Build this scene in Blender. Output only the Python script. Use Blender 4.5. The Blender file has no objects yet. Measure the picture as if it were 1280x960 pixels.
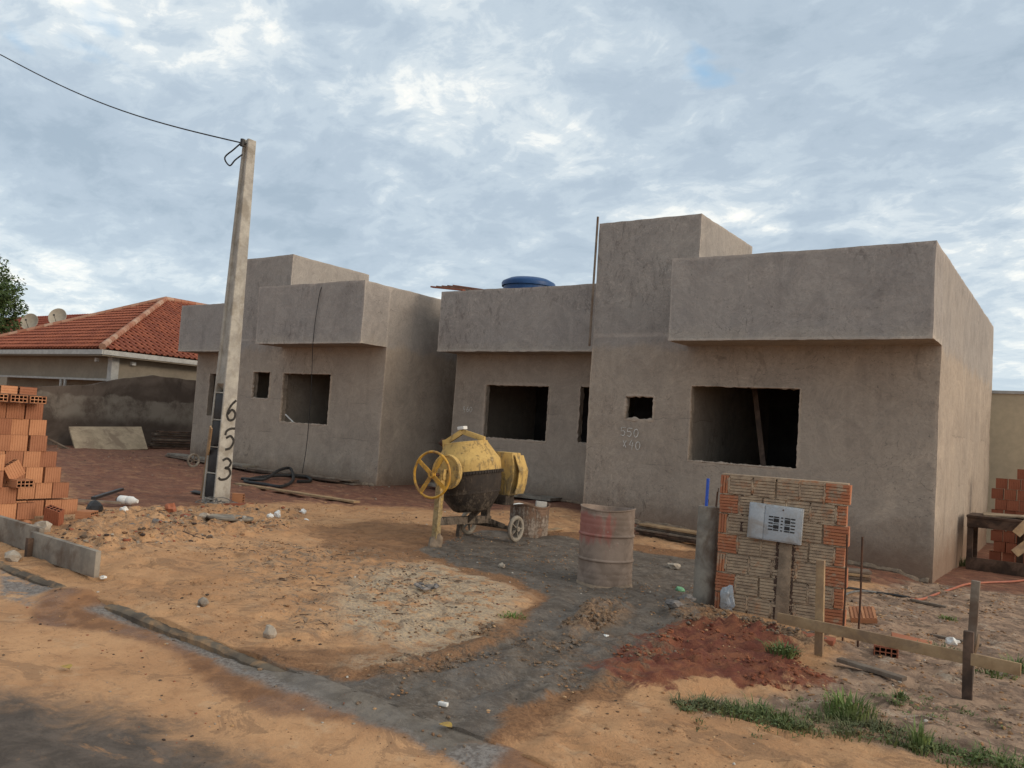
import bpy, bmesh, math, random
import numpy as np
from mathutils import Vector, Matrix, noise as mnoise

# ------------------------------------------------------------------ camera
S = bpy.context.scene
COL = S.collection
H = 1.65
YAW, PITCH, ROLL, FPX = 0.60989331, 0.05405871, 0.06542838, 1033.3
_f = np.array([-math.sin(YAW)*math.cos(PITCH), math.cos(YAW)*math.cos(PITCH), math.sin(PITCH)])
_r0 = np.array([math.cos(YAW), math.sin(YAW), 0.0]); _u0 = np.cross(_r0, _f)
_r = _r0*math.cos(ROLL)+_u0*math.sin(ROLL); _u = -_r0*math.sin(ROLL)+_u0*math.cos(ROLL)
RM = np.array([_r, _u, _f])
cam = bpy.data.cameras.new("camera"); co = bpy.data.objects.new("camera", cam); COL.objects.link(co)
m = Matrix.Identity(4)
for i in range(3):
    m[i][0] = _r[i]; m[i][1] = _u[i]; m[i][2] = -_f[i]
m[0][3], m[1][3], m[2][3] = 0, 0, H
co.matrix_world = m
cam.sensor_width = 36; cam.lens = 36*FPX/1280; cam.clip_start = .05; cam.clip_end = 3000
S.camera = co

# ------------------------------------------------------------------ world, sun, exposure
S.view_settings.view_transform = 'Standard'; S.view_settings.look = 'None'
S.view_settings.exposure = 0.09; S.view_settings.gamma = 1; S.view_settings.use_curve_mapping = False
SUN_EL, SUN_AZ = 19, 5       # azimuth measured from +X towards +Y
w = bpy.data.worlds.new("World"); S.world = w; w.use_nodes = True
nt = w.node_tree; N = nt.nodes; Lk = nt.links; N.clear()
out = N.new('ShaderNodeOutputWorld'); bg = N.new('ShaderNodeBackground'); bg.inputs[1].default_value = .1
Lk.new(bg.outputs[0], out.inputs[0])
sky = N.new('ShaderNodeTexSky'); sky.sky_type = 'NISHITA'; sky.sun_disc = False
sky.sun_elevation = math.radians(SUN_EL); sky.sun_rotation = math.radians(90-SUN_AZ)
def wn(kind, **kw):
    n = N.new(kind)
    for k, v in kw.items(): setattr(n, k, v)
    return n
tc = wn('ShaderNodeTexCoord'); sep = wn('ShaderNodeSeparateXYZ'); Lk.new(tc.outputs['Generated'], sep.inputs[0])
def wmath(op, a, b=None, clamp=False):
    n = wn('ShaderNodeMath', operation=op, use_clamp=clamp)
    for i, v in enumerate((a, b)):
        if v is None: continue
        if isinstance(v, (int, float)): n.inputs[i].default_value = v
        else: Lk.new(v, n.inputs[i])
    return n.outputs[0]
zz = wmath('ADD', wmath('MAXIMUM', sep.outputs[2], 0.0), .26)
cx = wmath('DIVIDE', sep.outputs[0], zz); cy = wmath('DIVIDE', sep.outputs[1], zz)
cmb = wn('ShaderNodeCombineXYZ'); Lk.new(cx, cmb.inputs[0]); Lk.new(cy, cmb.inputs[1])
def wnoise(scale, detail, rough, dist, off=(0, 0, 0), rot=0, sc=(1, 1, 1)):
    mp = wn('ShaderNodeMapping'); mp.inputs[1].default_value = off; mp.inputs[2].default_value = (0, 0, rot); mp.inputs[3].default_value = sc
    Lk.new(cmb.outputs[0], mp.inputs[0])
    n = wn('ShaderNodeTexNoise'); n.inputs['Scale'].default_value = scale; n.inputs['Detail'].default_value = detail
    n.inputs['Roughness'].default_value = rough; n.inputs['Distortion'].default_value = dist
    Lk.new(mp.outputs[0], n.inputs['Vector']); return n.outputs['Fac']
def wramp(fac, stops, interp='EASE'):
    r = wn('ShaderNodeValToRGB'); cr = r.color_ramp; cr.interpolation = interp
    while len(cr.elements) > 1: cr.elements.remove(cr.elements[-1])
    cr.elements[0].position = stops[0][0]; cr.elements[0].color = (*stops[0][1], 1)
    for p, c in stops[1:]:
        e = cr.elements.new(p); e.color = (*c, 1)
    Lk.new(fac, r.inputs[0]); return r.outputs[0]
def wmix(fac, a, b, mode='MIX'):
    n = wn('ShaderNodeMix', data_type='RGBA', blend_type=mode)
    for sock, v in ((n.inputs[0], fac), (n.inputs[6], a), (n.inputs[7], b)):
        if isinstance(v, (int, float)): sock.default_value = v
        elif isinstance(v, tuple): sock.default_value = (*v, 1)
        else: Lk.new(v, sock)
    return n.outputs[2]
nA = wnoise(2.7, 8, .58, .45, (3.1, 1.7, 0), .5, (1, 1.15, 1))
nB = wnoise(8.5, 9, .64, .4, (7.4, 2.2, 4), .5, (1, 1.25, 1))
nC = wnoise(.8, 3, .5, .1, (4.4, 6.3, 2))
dens = wmath('ADD', wmath('MULTIPLY', nA, .55), wmath('ADD', wmath('MULTIPLY', nB, .33), wmath('MULTIPLY', nC, .62)))
dens = wmath('SUBTRACT', dens, .225)
dens = wmath('ADD', dens, wmath('MULTIPLY', wmath('SUBTRACT', wmath('MINIMUM', sep.outputs[2], .55), .36), .09))
K = 10.0
def k(c): return tuple(v*K for v in c)
clouds = wramp(dens, [(.385, (1.0, .96, .86)), (.43, (.80, .82, .80)), (.475, (.60, .665, .705)), (.53, (.475, .555, .625)), (.59, (.41, .49, .57)), (.70, (.335, .415, .495))])
holes = wmath('MULTIPLY', wmath('SUBTRACT', wnoise(1.9, 5, .55, .2, (5.2, 4.4, 9)), .66), 14, True)
clouds = wmix(wmath('MULTIPLY', holes, .8, True), clouds, (.22, .44, .68))
# low clouds fade to a pale blue band near the horizon
hz = wmath('SUBTRACT', 1.0, wmath('MULTIPLY', sep.outputs[2], 3.6), True)
hz = wmath('MULTIPLY', wmath('POWER', hz, 2.0), .65)
clouds = wmix(hz, clouds, (.56, .66, .73))
# the bank over the low sun is thinner and a little warmer
dt = wn('ShaderNodeVectorMath', operation='DOT_PRODUCT'); Lk.new(tc.outputs['Generated'], dt.inputs[0])
se, sa = math.radians(SUN_EL), math.radians(SUN_AZ)
dt.inputs[1].default_value = (math.cos(se)*math.cos(sa), math.cos(se)*math.sin(sa), math.sin(se))
glow = wmath('MULTIPLY', wmath('POWER', wmath('MAXIMUM', dt.outputs['Value'], 0.0), 3.0), .55)
clouds = wmix(glow, clouds, (1.25, 1.1, .86), 'ADD')
sc = wn('ShaderNodeVectorMath', operation='SCALE'); Lk.new(clouds, sc.inputs[0]); sc.inputs['Scale'].default_value = K*1.17
Lk.new(wmix(.92, sky.outputs[0], sc.outputs[0]), bg.inputs[0])

sl = bpy.data.lights.new("sun", 'SUN'); sl.energy = 1.5; sl.angle = math.radians(26); sl.color = (1, .85, .68)
so = bpy.data.objects.new("sun", sl); COL.objects.link(so)
sd = Vector((math.cos(se)*math.cos(sa), math.cos(se)*math.sin(sa), math.sin(se)))
so.rotation_euler = sd.to_track_quat('Z', 'Y').to_euler(); so.location = (20, 5, 20)

# ------------------------------------------------------------------ measuring helpers
def ray(x, y): return RM.T @ np.array([(x-640)/FPX, -(y-480)/FPX, 1.0])
def AY(x, y, Y):
    d = ray(x, y); t = Y/d[1]; return Vector((d[0]*t, Y, H+d[2]*t))
def AX(x, y, X):
    d = ray(x, y); t = X/d[0]; return Vector((X, d[1]*t, H+d[2]*t))
_KX = [-60, -30, -18.3, -13, -8, -6.5, -2.5, -1.8, 3, 40]
_ROW = {3.75: [.6, .45, .30, .22, .12, .08, -.04, -.06, -.16, -.3],
        5.2: [.6, .40, .30, .28, .13, .08, -.04, -.06, -.16, -.3],
        8.0: [.6, .35, .2, .09, .04, .03, -.01, -.02, -.15, -.3],
        13.6: [.5, .25, .18, .17, .2, .11, -.09, -.19, -.27, -.3],
        17.0: [.5, .25, .2, .2, .2, .15, -.15, -.25, -.3, -.3]}
_KY = sorted(_ROW); _T = np.array([_ROW[y] for y in _KY])
def base_h(X, Y):
    X = np.asarray(X, float); Y = np.asarray(Y, float)
    i = np.clip(np.searchsorted(_KX, X)-1, 0, len(_KX)-2); j = np.clip(np.searchsorted(_KY, Y)-1, 0, len(_KY)-2)
    kx = np.array(_KX); ky = np.array(_KY)
    u = np.clip((X-kx[i])/(kx[i+1]-kx[i]), 0, 1); v = np.clip((Y-ky[j])/(ky[j+1]-ky[j]), 0, 1)
    u = u*u*(3-2*u)*.5+u*.5; v = v*v*(3-2*v)*.5+v*.5
    return (_T[j, i]*(1-u)+_T[j, i+1]*u)*(1-v)+(_T[j+1, i]*(1-u)+_T[j+1, i+1]*u)*v
def hsh(ix, iy, s):
    n = (ix.astype(np.int64)*374761393+iy.astype(np.int64)*668265263+s*974634777) & 0xffffffff
    n = ((n ^ (n >> 13))*1274126177) & 0xffffffff
    return ((n ^ (n >> 16)) & 0xffff)/65535.0
def vnoise(X, Y, s):
    ix = np.floor(X); iy = np.floor(Y); u = X-ix; v = Y-iy; u = u*u*(3-2*u); v = v*v*(3-2*v)
    return (hsh(ix, iy, s)*(1-u)+hsh(ix+1, iy, s)*u)*(1-v)+(hsh(ix, iy+1, s)*(1-u)+hsh(ix+1, iy+1, s)*u)*v
def fbm(X, Y, f, o, s):
    r = 0; a = 1; t = 0
    for i in range(o):
        r = r+a*vnoise(X*f, Y*f, s+i*17); t += a; a *= .5; f *= 2.03
    return r/t
def sdist(X, Y, poly):
    """distance to the outline, positive inside"""
    d = np.full(X.shape, 1e9); ins = np.zeros(X.shape, bool); n = len(poly)
    for a in range(n):
        x0, y0 = poly[a]; x1, y1 = poly[(a+1) % n]; ex, ey = x1-x0, y1-y0
        t = np.clip(((X-x0)*ex+(Y-y0)*ey)/(ex*ex+ey*ey+1e-12), 0, 1)
        d = np.minimum(d, np.hypot(X-x0-t*ex, Y-y0-t*ey))
        c = (y0 > Y) != (y1 > Y)
        ins ^= c & (X < (x1-x0)*(Y-y0)/((y1-y0) if y1 != y0 else 1e-12)+x0)
    return np.where(ins, d, -d)
def G0(x, y, rd=0.0):
    """where the line of sight through a point of the photo meets the plain ground (or road surface rd lower)"""
    d = ray(x, y); z = 0.0
    for _ in range(30):
        t = (z-H)/d[2]; z2 = float(base_h(d[0]*t, d[1]*t))-rd; z = z*.4+z2*.6
    t = (z-H)/d[2]; return (d[0]*t, d[1]*t)
def GP(pts, rd=0.0): return [G0(x, y, rd) for x, y in pts]

P_CEM = GP([(520, 690), (600, 662), (700, 672), (800, 690), (880, 700), (905, 740), (880, 770), (840, 800), (780, 830), (760, 850), (690, 868), (640, 885), (610, 930), (560, 935), (450, 893), (380, 862), (300, 822), (340, 830), (420, 850), (500, 850), (560, 832), (640, 800), (660, 770), (690, 745), (640, 722), (560, 705)])
P_RED = GP([(60, 585), (95, 632), (180, 640), (262, 628), (420, 630), (520, 636), (600, 640), (690, 634), (720, 640)])+[(-6.4, 11.9), (-5.0, 12.5), (-2.4, 12.0), (-1.6, 12.4), (0, 14), (6, 16), (6, 40), (-40, 40), (-40, 9)]
P_RED2 = GP([(745, 848), (770, 820), (810, 798), (850, 782), (920, 782), (985, 800), (1005, 832), (1035, 850), (985, 862), (900, 855), (820, 858)])
P_PALE = GP([(420, 740), (470, 712), (540, 705), (600, 712), (655, 740), (640, 770), (590, 800), (500, 815), (430, 790)])
P_PALE2 = GP([(560, 795), (660, 775), (700, 800), (600, 830), (500, 850), (430, 840)])
P_MUD = GP([(880, 868), (960, 870), (1040, 850), (1060, 800), (1060, 745), (1150, 725), (1290, 745), (1400, 800), (1500, 980), (1300, 985), (1120, 930), (980, 900), (880, 890)])
P_DAMP = GP([(380, 660), (470, 650), (560, 660), (560, 700), (500, 705), (430, 700)])
P_DIRT = GP([(250, 690), (330, 675), (480, 690), (640, 735), (600, 790), (480, 800), (380, 790), (320, 740)])
P_RIM = GP([(500, 690), (590, 655), (700, 664), (800, 682), (895, 692), (925, 745), (900, 780), (850, 812), (800, 840), (780, 868), (700, 882), (660, 905), (630, 950), (560, 955), (440, 900), (370, 868), (285, 815), (330, 818), (420, 838), (490, 836), (550, 815), (610, 792), (650, 768), (675, 745), (640, 732), (560, 712)])
P_DAMP2 = GP([(300, 812), (360, 818), (470, 815), (560, 800), (640, 770), (650, 790), (640, 810), (520, 840), (420, 836)])
P_DAMP3 = GP([(330, 836), (420, 830), (520, 832), (640, 810), (640, 880), (740, 868), (700, 880), (560, 960), (480, 905)])
P_LUMP = GP([(700, 785), (730, 762), (770, 752), (790, 762), (770, 780), (715, 800)])
P_LUMP2 = GP([(620, 780), (700, 790), (830, 800), (850, 830), (760, 862), (640, 845), (560, 840), (480, 850), (470, 835)])
P_LUMP3 = GP([(835, 770), (850, 755), (900, 768), (1040, 800), (1040, 815), (960, 800), (850, 785)])
P_MOUND = GP([(100, 700), (60, 668), (130, 640), (260, 634), (380, 640), (360, 665), (250, 680), (180, 690)])
P_ASPH = GP([(-300, 825), (0, 862), (70, 872), (130, 892), (200, 902), (250, 925), (330, 950), (330, 1000), (420, 1400), (-400, 1400)], .085)
P_GUT = GP([(0, 708), (60, 722), (110, 740), (190, 775), (270, 805), (340, 842), (420, 876), (500, 905), (560, 935), (640, 960), (600, 985), (500, 935), (400, 893), (330, 868), (250, 822), (180, 790), (100, 765), (30, 760), (0, 745)], .085)
P_GDARK = GP([(60, 742), (160, 765), (300, 830), (450, 890), (600, 945), (760, 985), (640, 990), (440, 915), (330, 898), (270, 868), (210, 815), (130, 790), (30, 780)], .085)
RUT = GP([(520, 930), (600, 868), (700, 820), (760, 775), (790, 745)])
YK = 3.70
def ground_h(X, Y, full=True):
    h = base_h(X, Y)
    if not full: return h
    h = h-np.where(Y < YK-.006, .5, 0.0)
    near = np.exp(-np.maximum(0, Y-9)/6)
    h = h+np.clip((Y-9.3)/1.5, 0, 1)*np.clip((13.3-Y)/.6, 0, 1)*(fbm(X, Y, 2.2, 4, 77)-.5)*.10
    h = h+(fbm(X, Y, .9, 3, 5)-.5)*.07+(fbm(X, Y, 4, 4, 9)-.5)*.045*(.4+.6*near)+(fbm(X, Y, 17, 2, 31)-.5)*.014
    def add(poly, wd, a, f, s):
        sdv = np.clip(sdist(X, Y, poly)/wd+.5, 0, 1)
        return sdv*a*(.35+np.abs(fbm(X, Y, f, 3, s)-.5)*4)
    h = h+add(P_DIRT, .5, .022, 7, 88)+add(P_LUMP, .12, .075, 9, 3)+add(P_LUMP2, .2, .026, 7, 4)+add(P_LUMP3, .1, .06, 9, 6)
    h = h+add(P_MOUND, .6, .075, 5, 8)+add(P_RED2, .3, .05, 9, 12)
    ce = np.clip(sdist(X, Y, P_CEM)/.3+.5, 0, 1)
    h = h-(fbm(X, Y, 17, 2, 31)-.5)*.014*ce*.4-(fbm(X, Y, 4, 4, 9)-.5)*.02*ce
    h = h+ce*(np.abs(fbm(X*.8, Y*2.0, 5, 3, 93)-.5)*2)*.03
    h = h+np.clip(sdist(X, Y, P_MUD)/.3+.5, 0, 1)*(fbm(X, Y, 7, 3, 44)-.5)*.05
    # footprints, scuffs
    if X.size > 20000:
        RF = random.Random(5)
        for _ in range(190):
            fx, fy, fa = RF.uniform(-10.5, -.3), RF.uniform(4.0, 9.8), RF.uniform(0, 6.28); L_ = RF.uniform(.11, .16); sl_ = np.abs(X-fx)+np.abs(Y-fy) < .6
            if not sl_.any(): continue
            dx, dy = X[sl_]-fx, Y[sl_]-fy; u = (dx*math.cos(fa)+dy*math.sin(fa))/L_; v = (-dx*math.sin(fa)+dy*math.cos(fa))/(L_*.42); q = np.sqrt(u*u+v*v)
            h[sl_] += RF.uniform(.012, .026)*(-np.clip(1.15-q, 0, 1)+.55*np.exp(-((q-1.3)/.28)**2))
        for off in (-.42, .0, .42, .8):
            for (x0, y0), (x1, y1) in zip(RUT, RUT[1:]):
                ex, ey = x1-x0, y1-y0; ll = math.hypot(ex, ey); t = ((X-x0)*ex+(Y-y0)*ey)/ll/ll; dd = ((X-x0)*-ey+(Y-y0)*ex)/ll-off+(fbm(X, Y, 1.3, 2, 61)-.5)*.3
                h = h+np.where((t > 0) & (t <= 1), .55, 0)*np.where((t > 0) & (t <= 1), -.024*np.exp(-(dd/.07)**2)+.020*np.exp(-((np.abs(dd)-.14)/.05)**2), 0)*(.4+fbm(X, Y, 2, 2, 8))
    h = h-np.clip((fbm(X*1.0, Y*1.6, 3.1, 2, 71)-.66)*6, 0, 1)*.03*(1-ce)*near
    return h
def road_h(X, Y):
    e = base_h(X, np.full_like(X, YK))
    d = np.maximum(0, YK-Y)
    h = e-.072-.05*np.clip(d/1.6, 0, 1)+np.clip(.02-d*.05, 0, .02)+np.clip((d-.4)*.02, 0, .05)
    # spilled sand climbing over the kerb, cement running over the dropped kerb
    h = h+.08*np.exp(-((X+6.75)/.30)**2)*np.exp(-(d/.35)**2)
    h = h+.065*np.clip((X+4.6)/.7, 0, 1)*np.exp(-(d/.45)**2)*(1-np.clip((X+2.4)/.6, 0, 1)*.7)
    return h+(fbm(X, Y, 1.1, 3, 15)-.5)*.03+(fbm(X, Y, 6, 3, 19)-.5)*.018*np.exp(-d/1.2)+(fbm(X, Y, 14, 2, 3)-.5)*.006
def gz(X, Y):
    return float(ground_h(np.array([X*1.0]), np.array([Y*1.0]))[0]) if Y > YK else float(road_h(np.array([X*1.0]), np.array([Y*1.0]))[0])
def G(x, y, dz=0.0):
    X, Y = G0(x, y)
    if Y < YK-.02: X, Y = G0(x, y, .09)
    return Vector((X, Y, gz(X, Y)+dz))

# ------------------------------------------------------------------ materials
class NT:
    def __init__(s, name):
        s.m = bpy.data.materials.new(name); s.m.use_nodes = True; s.t = s.m.node_tree; s.n = s.t.nodes; s.l = s.t.links
        s.b = s.n['Principled BSDF']; s.o = s.n['Material Output']
        s.geo = s.n.new('ShaderNodeNewGeometry'); s.tc = s.n.new('ShaderNodeTexCoord')
    def set(s, sock, v):
        if isinstance(v, (int, float)): sock.default_value = v
        elif isinstance(v, tuple): sock.default_value = (*v, 1) if len(v) == 3 and sock.type == 'RGBA' else v
        else: s.l.new(v, sock)
    def math(s, op, a, b=0.0, clamp=False):
        n = s.n.new('ShaderNodeMath'); n.operation = op; n.use_clamp = clamp; s.set(n.inputs[0], a); s.set(n.inputs[1], b); return n.outputs[0]
    def noise(s, scale, detail=4, rough=.55, co='P', sc=(1, 1, 1), dist=0.0, off=(0, 0, 0)):
        mp = s.n.new('ShaderNodeMapping'); mp.inputs[3].default_value = sc; mp.inputs[1].default_value = off
        s.l.new(s.geo.outputs['Position'] if co == 'P' else s.tc.outputs['Object'], mp.inputs[0])
        n = s.n.new('ShaderNodeTexNoise'); n.inputs['Scale'].default_value = scale; n.inputs['Detail'].default_value = detail
        n.inputs['Roughness'].default_value = rough; n.inputs['Distortion'].default_value = dist
        s.l.new(mp.outputs[0], n.inputs['Vector']); return n.outputs['Fac']
    def mix(s, f, a, b, mode='MIX'):
        n = s.n.new('ShaderNodeMix'); n.data_type = 'RGBA'; n.blend_type = mode
        s.set(n.inputs[0], f); s.set(n.inputs[6], a); s.set(n.inputs[7], b); return n.outputs[2]
    def thr(s, v, lo, hi):
        n = s.n.new('ShaderNodeMapRange'); n.interpolation_type = 'SMOOTHSTEP'; s.set(n.inputs[0], v)
        n.inputs[1].default_value = lo; n.inputs[2].default_value = hi; return n.outputs[0]
    def attr(s, name):
        n = s.n.new('ShaderNodeAttribute'); n.attribute_name = name; return n.outputs['Fac']
    def xyz(s):
        n = s.n.new('ShaderNodeSeparateXYZ'); s.l.new(s.geo.outputs['Position'], n.inputs[0]); return n.outputs
    def bump(s, h, strength=.5, dist=.01):
        n = s.n.new('ShaderNodeBump'); n.inputs['Strength'].default_value = strength; n.inputs['Distance'].default_value = dist
        s.set(n.inputs['Height'], h); s.l.new(n.outputs[0], s.b.inputs['Normal']); return n
    def done(s, col, rough=.9, metal=0.0, spec=.3):
        s.set(s.b.inputs['Base Color'], col); s.set(s.b.inputs['Roughness'], rough); s.set(s.b.inputs['Metallic'], metal)
        s.b.inputs['Specular IOR Level'].default_value = spec; return s.m

def mat_simple(name, c1, c2, scale=6, rough=.8, metal=0.0, bump=.3, co='O', sc=(1, 1, 1), dirt=None, spec=.3, amt=.12):
    t = NT(name); a = t.noise(scale, 5, .6, co, sc); b = t.noise(scale*7, 4, .6, co, sc)
    col = t.mix(t.thr(a, .35, .65), c1, c2)
    col = t.mix(t.thr(b, .3, .7), col, t.mix(1.0, col, (1-amt,)*3, 'MULTIPLY'))
    if dirt: col = t.mix(t.math('MULTIPLY', t.thr(t.noise(scale*.7, 6, .65, co, (1, 1, 1), .5, (4, 4, 4)), .45, .66), .85), col, dirt)
    t.bump(b, bump, .006); return t.done(col, rough, metal, spec)

def mat_stucco(name, warm, cool, zsplit=3.3, stain=.5):
    t = NT(name); X = t.xyz()
    big = t.noise(.55, 5, .6); med = t.noise(2.3, 6, .62, dist=.4); fine = t.noise(28, 5, .65); speck = t.noise(90, 3, .6)
    streak = t.noise(1.0, 6, .65, sc=(3.2, 3.2, .35)); cloud = t.noise(1.1, 7, .7, off=(9, 3, 1), dist=.8)
    zn = t.math('ADD', X[2], t.math('MULTIPLY', t.math('SUBTRACT', t.noise(2.2, 6, .65, dist=.5, off=(3, 8, 2)), .5), .7))
    col = t.mix(t.thr(zn, zsplit-.12, zsplit+.12), warm, cool)
    col = t.mix(t.math('MULTIPLY', t.thr(big, .35, .68), .5), col, t.mix(1.0, col, (1.18, 1.15, 1.11), 'MULTIPLY'))
    col = t.mix(t.math('MULTIPLY', t.thr(med, .45, .68), .38), col, t.mix(1.0, col, (.68, .67, .68), 'MULTIPLY'))
    col = t.mix(t.math('MULTIPLY', t.thr(streak, .48, .7), .28), col, t.mix(1.0, col, (.66, .65, .66), 'MULTIPLY'))
    gt = t.thr(t.noise(.42, 3, .5, off=(11, 4, 2)), .50, .62)
    col = t.mix(t.math('MULTIPLY', t.math('MULTIPLY', t.thr(t.noise(3.0, 8, .76, sc=(1.6, 1.6, .8), off=(3, 3, 3), dist=1.2), .52, .60), gt), .55), col, t.mix(1.0, col, (.52, .50, .50), 'MULTIPLY'))
    col = t.mix(t.math('MULTIPLY', t.math('MULTIPLY', t.thr(t.noise(8.0, 8, .78, sc=(1.2, 1.2, .9), off=(1, 2, 3), dist=1.6), .55, .61), gt), .5), col, t.mix(1.0, col, (1.55, 1.5, 1.45), 'MULTIPLY'))
    col = t.mix(t.math('MULTIPLY', t.thr(cloud, .54, .68), .38), col, t.mix(1.0, col, (1.38, 1.35, 1.31), 'MULTIPLY'))
    col = t.mix(t.math('MULTIPLY', t.thr(fine, .52, .70), .5), col, t.mix(1.0, col, (.64, .64, .66), 'MULTIPLY'))
    smudge = t.noise(3.4, 8, .78, off=(5, 2, 8), dist=1.4)
    col = t.mix(t.math('MULTIPLY', t.thr(smudge, .60, .70), .30), col, t.mix(1.0, col, (.58, .57, .58), 'MULTIPLY'))
    trow = t.noise(1.6, 8, .75, off=(8, 8, 8), dist=2.2)
    tl = t.math('SUBTRACT', 1.0, t.math('MULTIPLY', t.math('ABSOLUTE', t.math('SUBTRACT', trow, .5)), 26.0), True)
    col = t.mix(t.math('MULTIPLY', tl, .35), col, t.mix(1.0, col, (1.45, 1.42, 1.38), 'MULTIPLY'))
    col = t.mix(t.math('MULTIPLY', t.thr(speck, .66, .74), .5), col, (.06, .055, .05))
    pit = t.noise(7, 5, .75, off=(1, 1, 7))
    col = t.mix(t.math('MULTIPLY', t.thr(pit, .67, .73), stain), col, (.05, .042, .038))
    # day joints: a thin ragged line where one pour of render met the next, and a few hair cracks
    for zc_, amp_, st_ in ((1.18, .10, .5), (2.02, .14, .45)):
        zl = t.math('ADD', X[2], t.math('MULTIPLY', t.math('SUBTRACT', t.noise(1.1, 6, .7, off=(zc_, 3, 9)), .5), amp_*2))
        ln = t.math('SUBTRACT', 1.0, t.math('MULTIPLY', t.math('ABSOLUTE', t.math('SUBTRACT', zl, zc_)), 70.0), True)
        gate = t.thr(t.noise(.9, 3, .5, off=(7, zc_, 1)), .50, .60)
        col = t.mix(t.math('MULTIPLY', t.math('MULTIPLY', ln, gate), st_), col, (.10, .085, .075))
        up = t.math('MULTIPLY', t.thr(zl, zc_, zc_+.02), t.math('SUBTRACT', 1.0, t.thr(zl, zc_+.25, zc_+.55)))
        col = t.mix(t.math('MULTIPLY', t.math('MULTIPLY', up, gate), .25), col, t.mix(1.0, col, (.72, .71, .71), 'MULTIPLY'))
    ck = t.noise(1.3, 3, .5, off=(2, 5, 5), dist=3.0)
    ckl = t.math('SUBTRACT', 1.0, t.math('MULTIPLY', t.math('ABSOLUTE', t.math('SUBTRACT', ck, .5)), 170.0), True)
    col = t.mix(t.math('MULTIPLY', t.math('MULTIPLY', ckl, t.thr(t.noise(.7, 2, .5, off=(1, 9, 9)), .52, .60)), .6), col, (.08, .068, .06))
    dz = t.math('ADD', X[2], t.math('MULTIPLY', t.noise(2.6, 7, .75, off=(2, 9, 5), dist=.6), -1.3))
    col = t.mix(t.math('MULTIPLY', t.math('SUBTRACT', 1.0, t.thr(dz, -.40, .15)), .6), col, t.mix(1.0, col, (.62, .56, .52), 'MULTIPLY'))
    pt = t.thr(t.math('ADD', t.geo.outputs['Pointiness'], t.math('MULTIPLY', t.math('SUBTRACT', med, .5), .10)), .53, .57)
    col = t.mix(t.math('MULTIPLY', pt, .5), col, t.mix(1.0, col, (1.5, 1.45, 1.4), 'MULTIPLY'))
    # soil splashed on the foot of the wall
    fz = t.math('ADD', X[2], t.math('MULTIPLY', t.noise(3.5, 5, .7, off=(2, 6, 5)), -.55))
    col = t.mix(t.math('MULTIPLY', t.math('SUBTRACT', 1.0, t.thr(fz, -.3, .25)), .55), col, (.16, .085, .05))
    n = t.math('ADD', t.math('MULTIPLY', fine, .5), t.math('ADD', t.math('MULTIPLY', med, 1.6), t.math('MULTIPLY', t.noise(11, 4, .6), .9)))
    n = t.math('SUBTRACT', n, t.math('MULTIPLY', t.thr(pit, .68, .75), 1.5))
    t.bump(n, .55, .012); return t.done(col, .95, 0, .15)

M = {}
M['stucco'] = mat_stucco('cement_render', (.330, .274, .222), (.292, .262, .236))
M['stucco_top'] = mat_stucco('cement_render_parapet', (.325, .290, .255), (.295, .266, .243), 3.42)
M['room_shade'] = mat_simple('inner_wall_shade', (.09, .08, .075), (.05, .045, .042), 2, .95, co='P')  # near-black colour paints in the gloom of the closed rooms
M['wood'] = mat_simple('raw_pine', (.40, .27, .15), (.30, .19, .10), 5, .85, sc=(1, 1, 1), dirt=(.2, .13, .085))
M['wood_grey'] = mat_simple('weathered_board', (.24, .19, .145), (.16, .12, .09), 5, .9, dirt=(.12, .075, .05))
M['wood_dark'] = mat_simple('dark_board', (.10, .062, .042), (.055, .036, .027), 5, .9, dirt=(.16, .10, .07))
M['concrete'] = mat_simple('cast_concrete', (.30, .26, .21), (.20, .175, .145), 4, .92, dirt=(.12, .08, .055))
M['concrete_pale'] = mat_simple('pole_concrete', (.45, .42, .365), (.34, .315, .28), 5, .9, dirt=(.25, .22, .18), bump=.4)
M['kerb'] = mat_simple('kerb_concrete', (.15, .118, .085), (.085, .066, .05), 5, .95, co='P', dirt=(.34, .2, .1))
M['black'] = mat_simple('black_plastic', (.02, .02, .022), (.035, .033, .032), 9, .5, bump=.1)
M['cable'] = mat_simple('black_cable', (.018, .018, .02), (.03, .03, .03), 9, .6, bump=.05)
M['yellow'] = mat_simple('yellow_paint', (.52, .335, .10), (.42, .26, .085), 5, .6, dirt=(.28, .21, .14), bump=.3)
M['yellow_bright'] = mat_simple('yellow_wheel_paint', (.66, .36, .05), (.50, .25, .03), 9, .5, dirt=(.2, .11, .05), bump=.2)
M['drum_black'] = mat_simple('cement_crusted_drum', (.03, .026, .024), (.065, .052, .042), 6, .6, dirt=(.12, .095, .075), bump=.6)
M['rust'] = mat_simple('rusty_steel', (.10, .045, .025), (.05, .028, .02), 12, .85, bump=.4)
M['white'] = mat_simple('white_foam', (.78, .77, .74), (.66, .64, .60), 9, .8, bump=.3)
M['blue'] = mat_simple('blue_plastic', (.012, .055, .16), (.02, .07, .19), 3, .45)
M['blue_pipe'] = mat_simple('blue_conduit', (.035, .10, .50), (.05, .13, .55), 8, .45)
M['orange_hose'] = mat_simple('orange_conduit', (.42, .14, .08), (.34, .11, .07), 8, .55)
M['grey_hose'] = mat_simple('grey_hose', (.10, .10, .10), (.16, .15, .14), 8, .6)
M['panel'] = mat_simple('grey_panel_paint', (.42, .445, .47), (.36, .385, .41), 6, .45, dirt=(.30, .27, .24), bump=.1)
M['beige'] = mat_simple('beige_paint', (.34, .285, .215), (.30, .25, .19), 1.2, .9, co='P', bump=.1)
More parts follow.
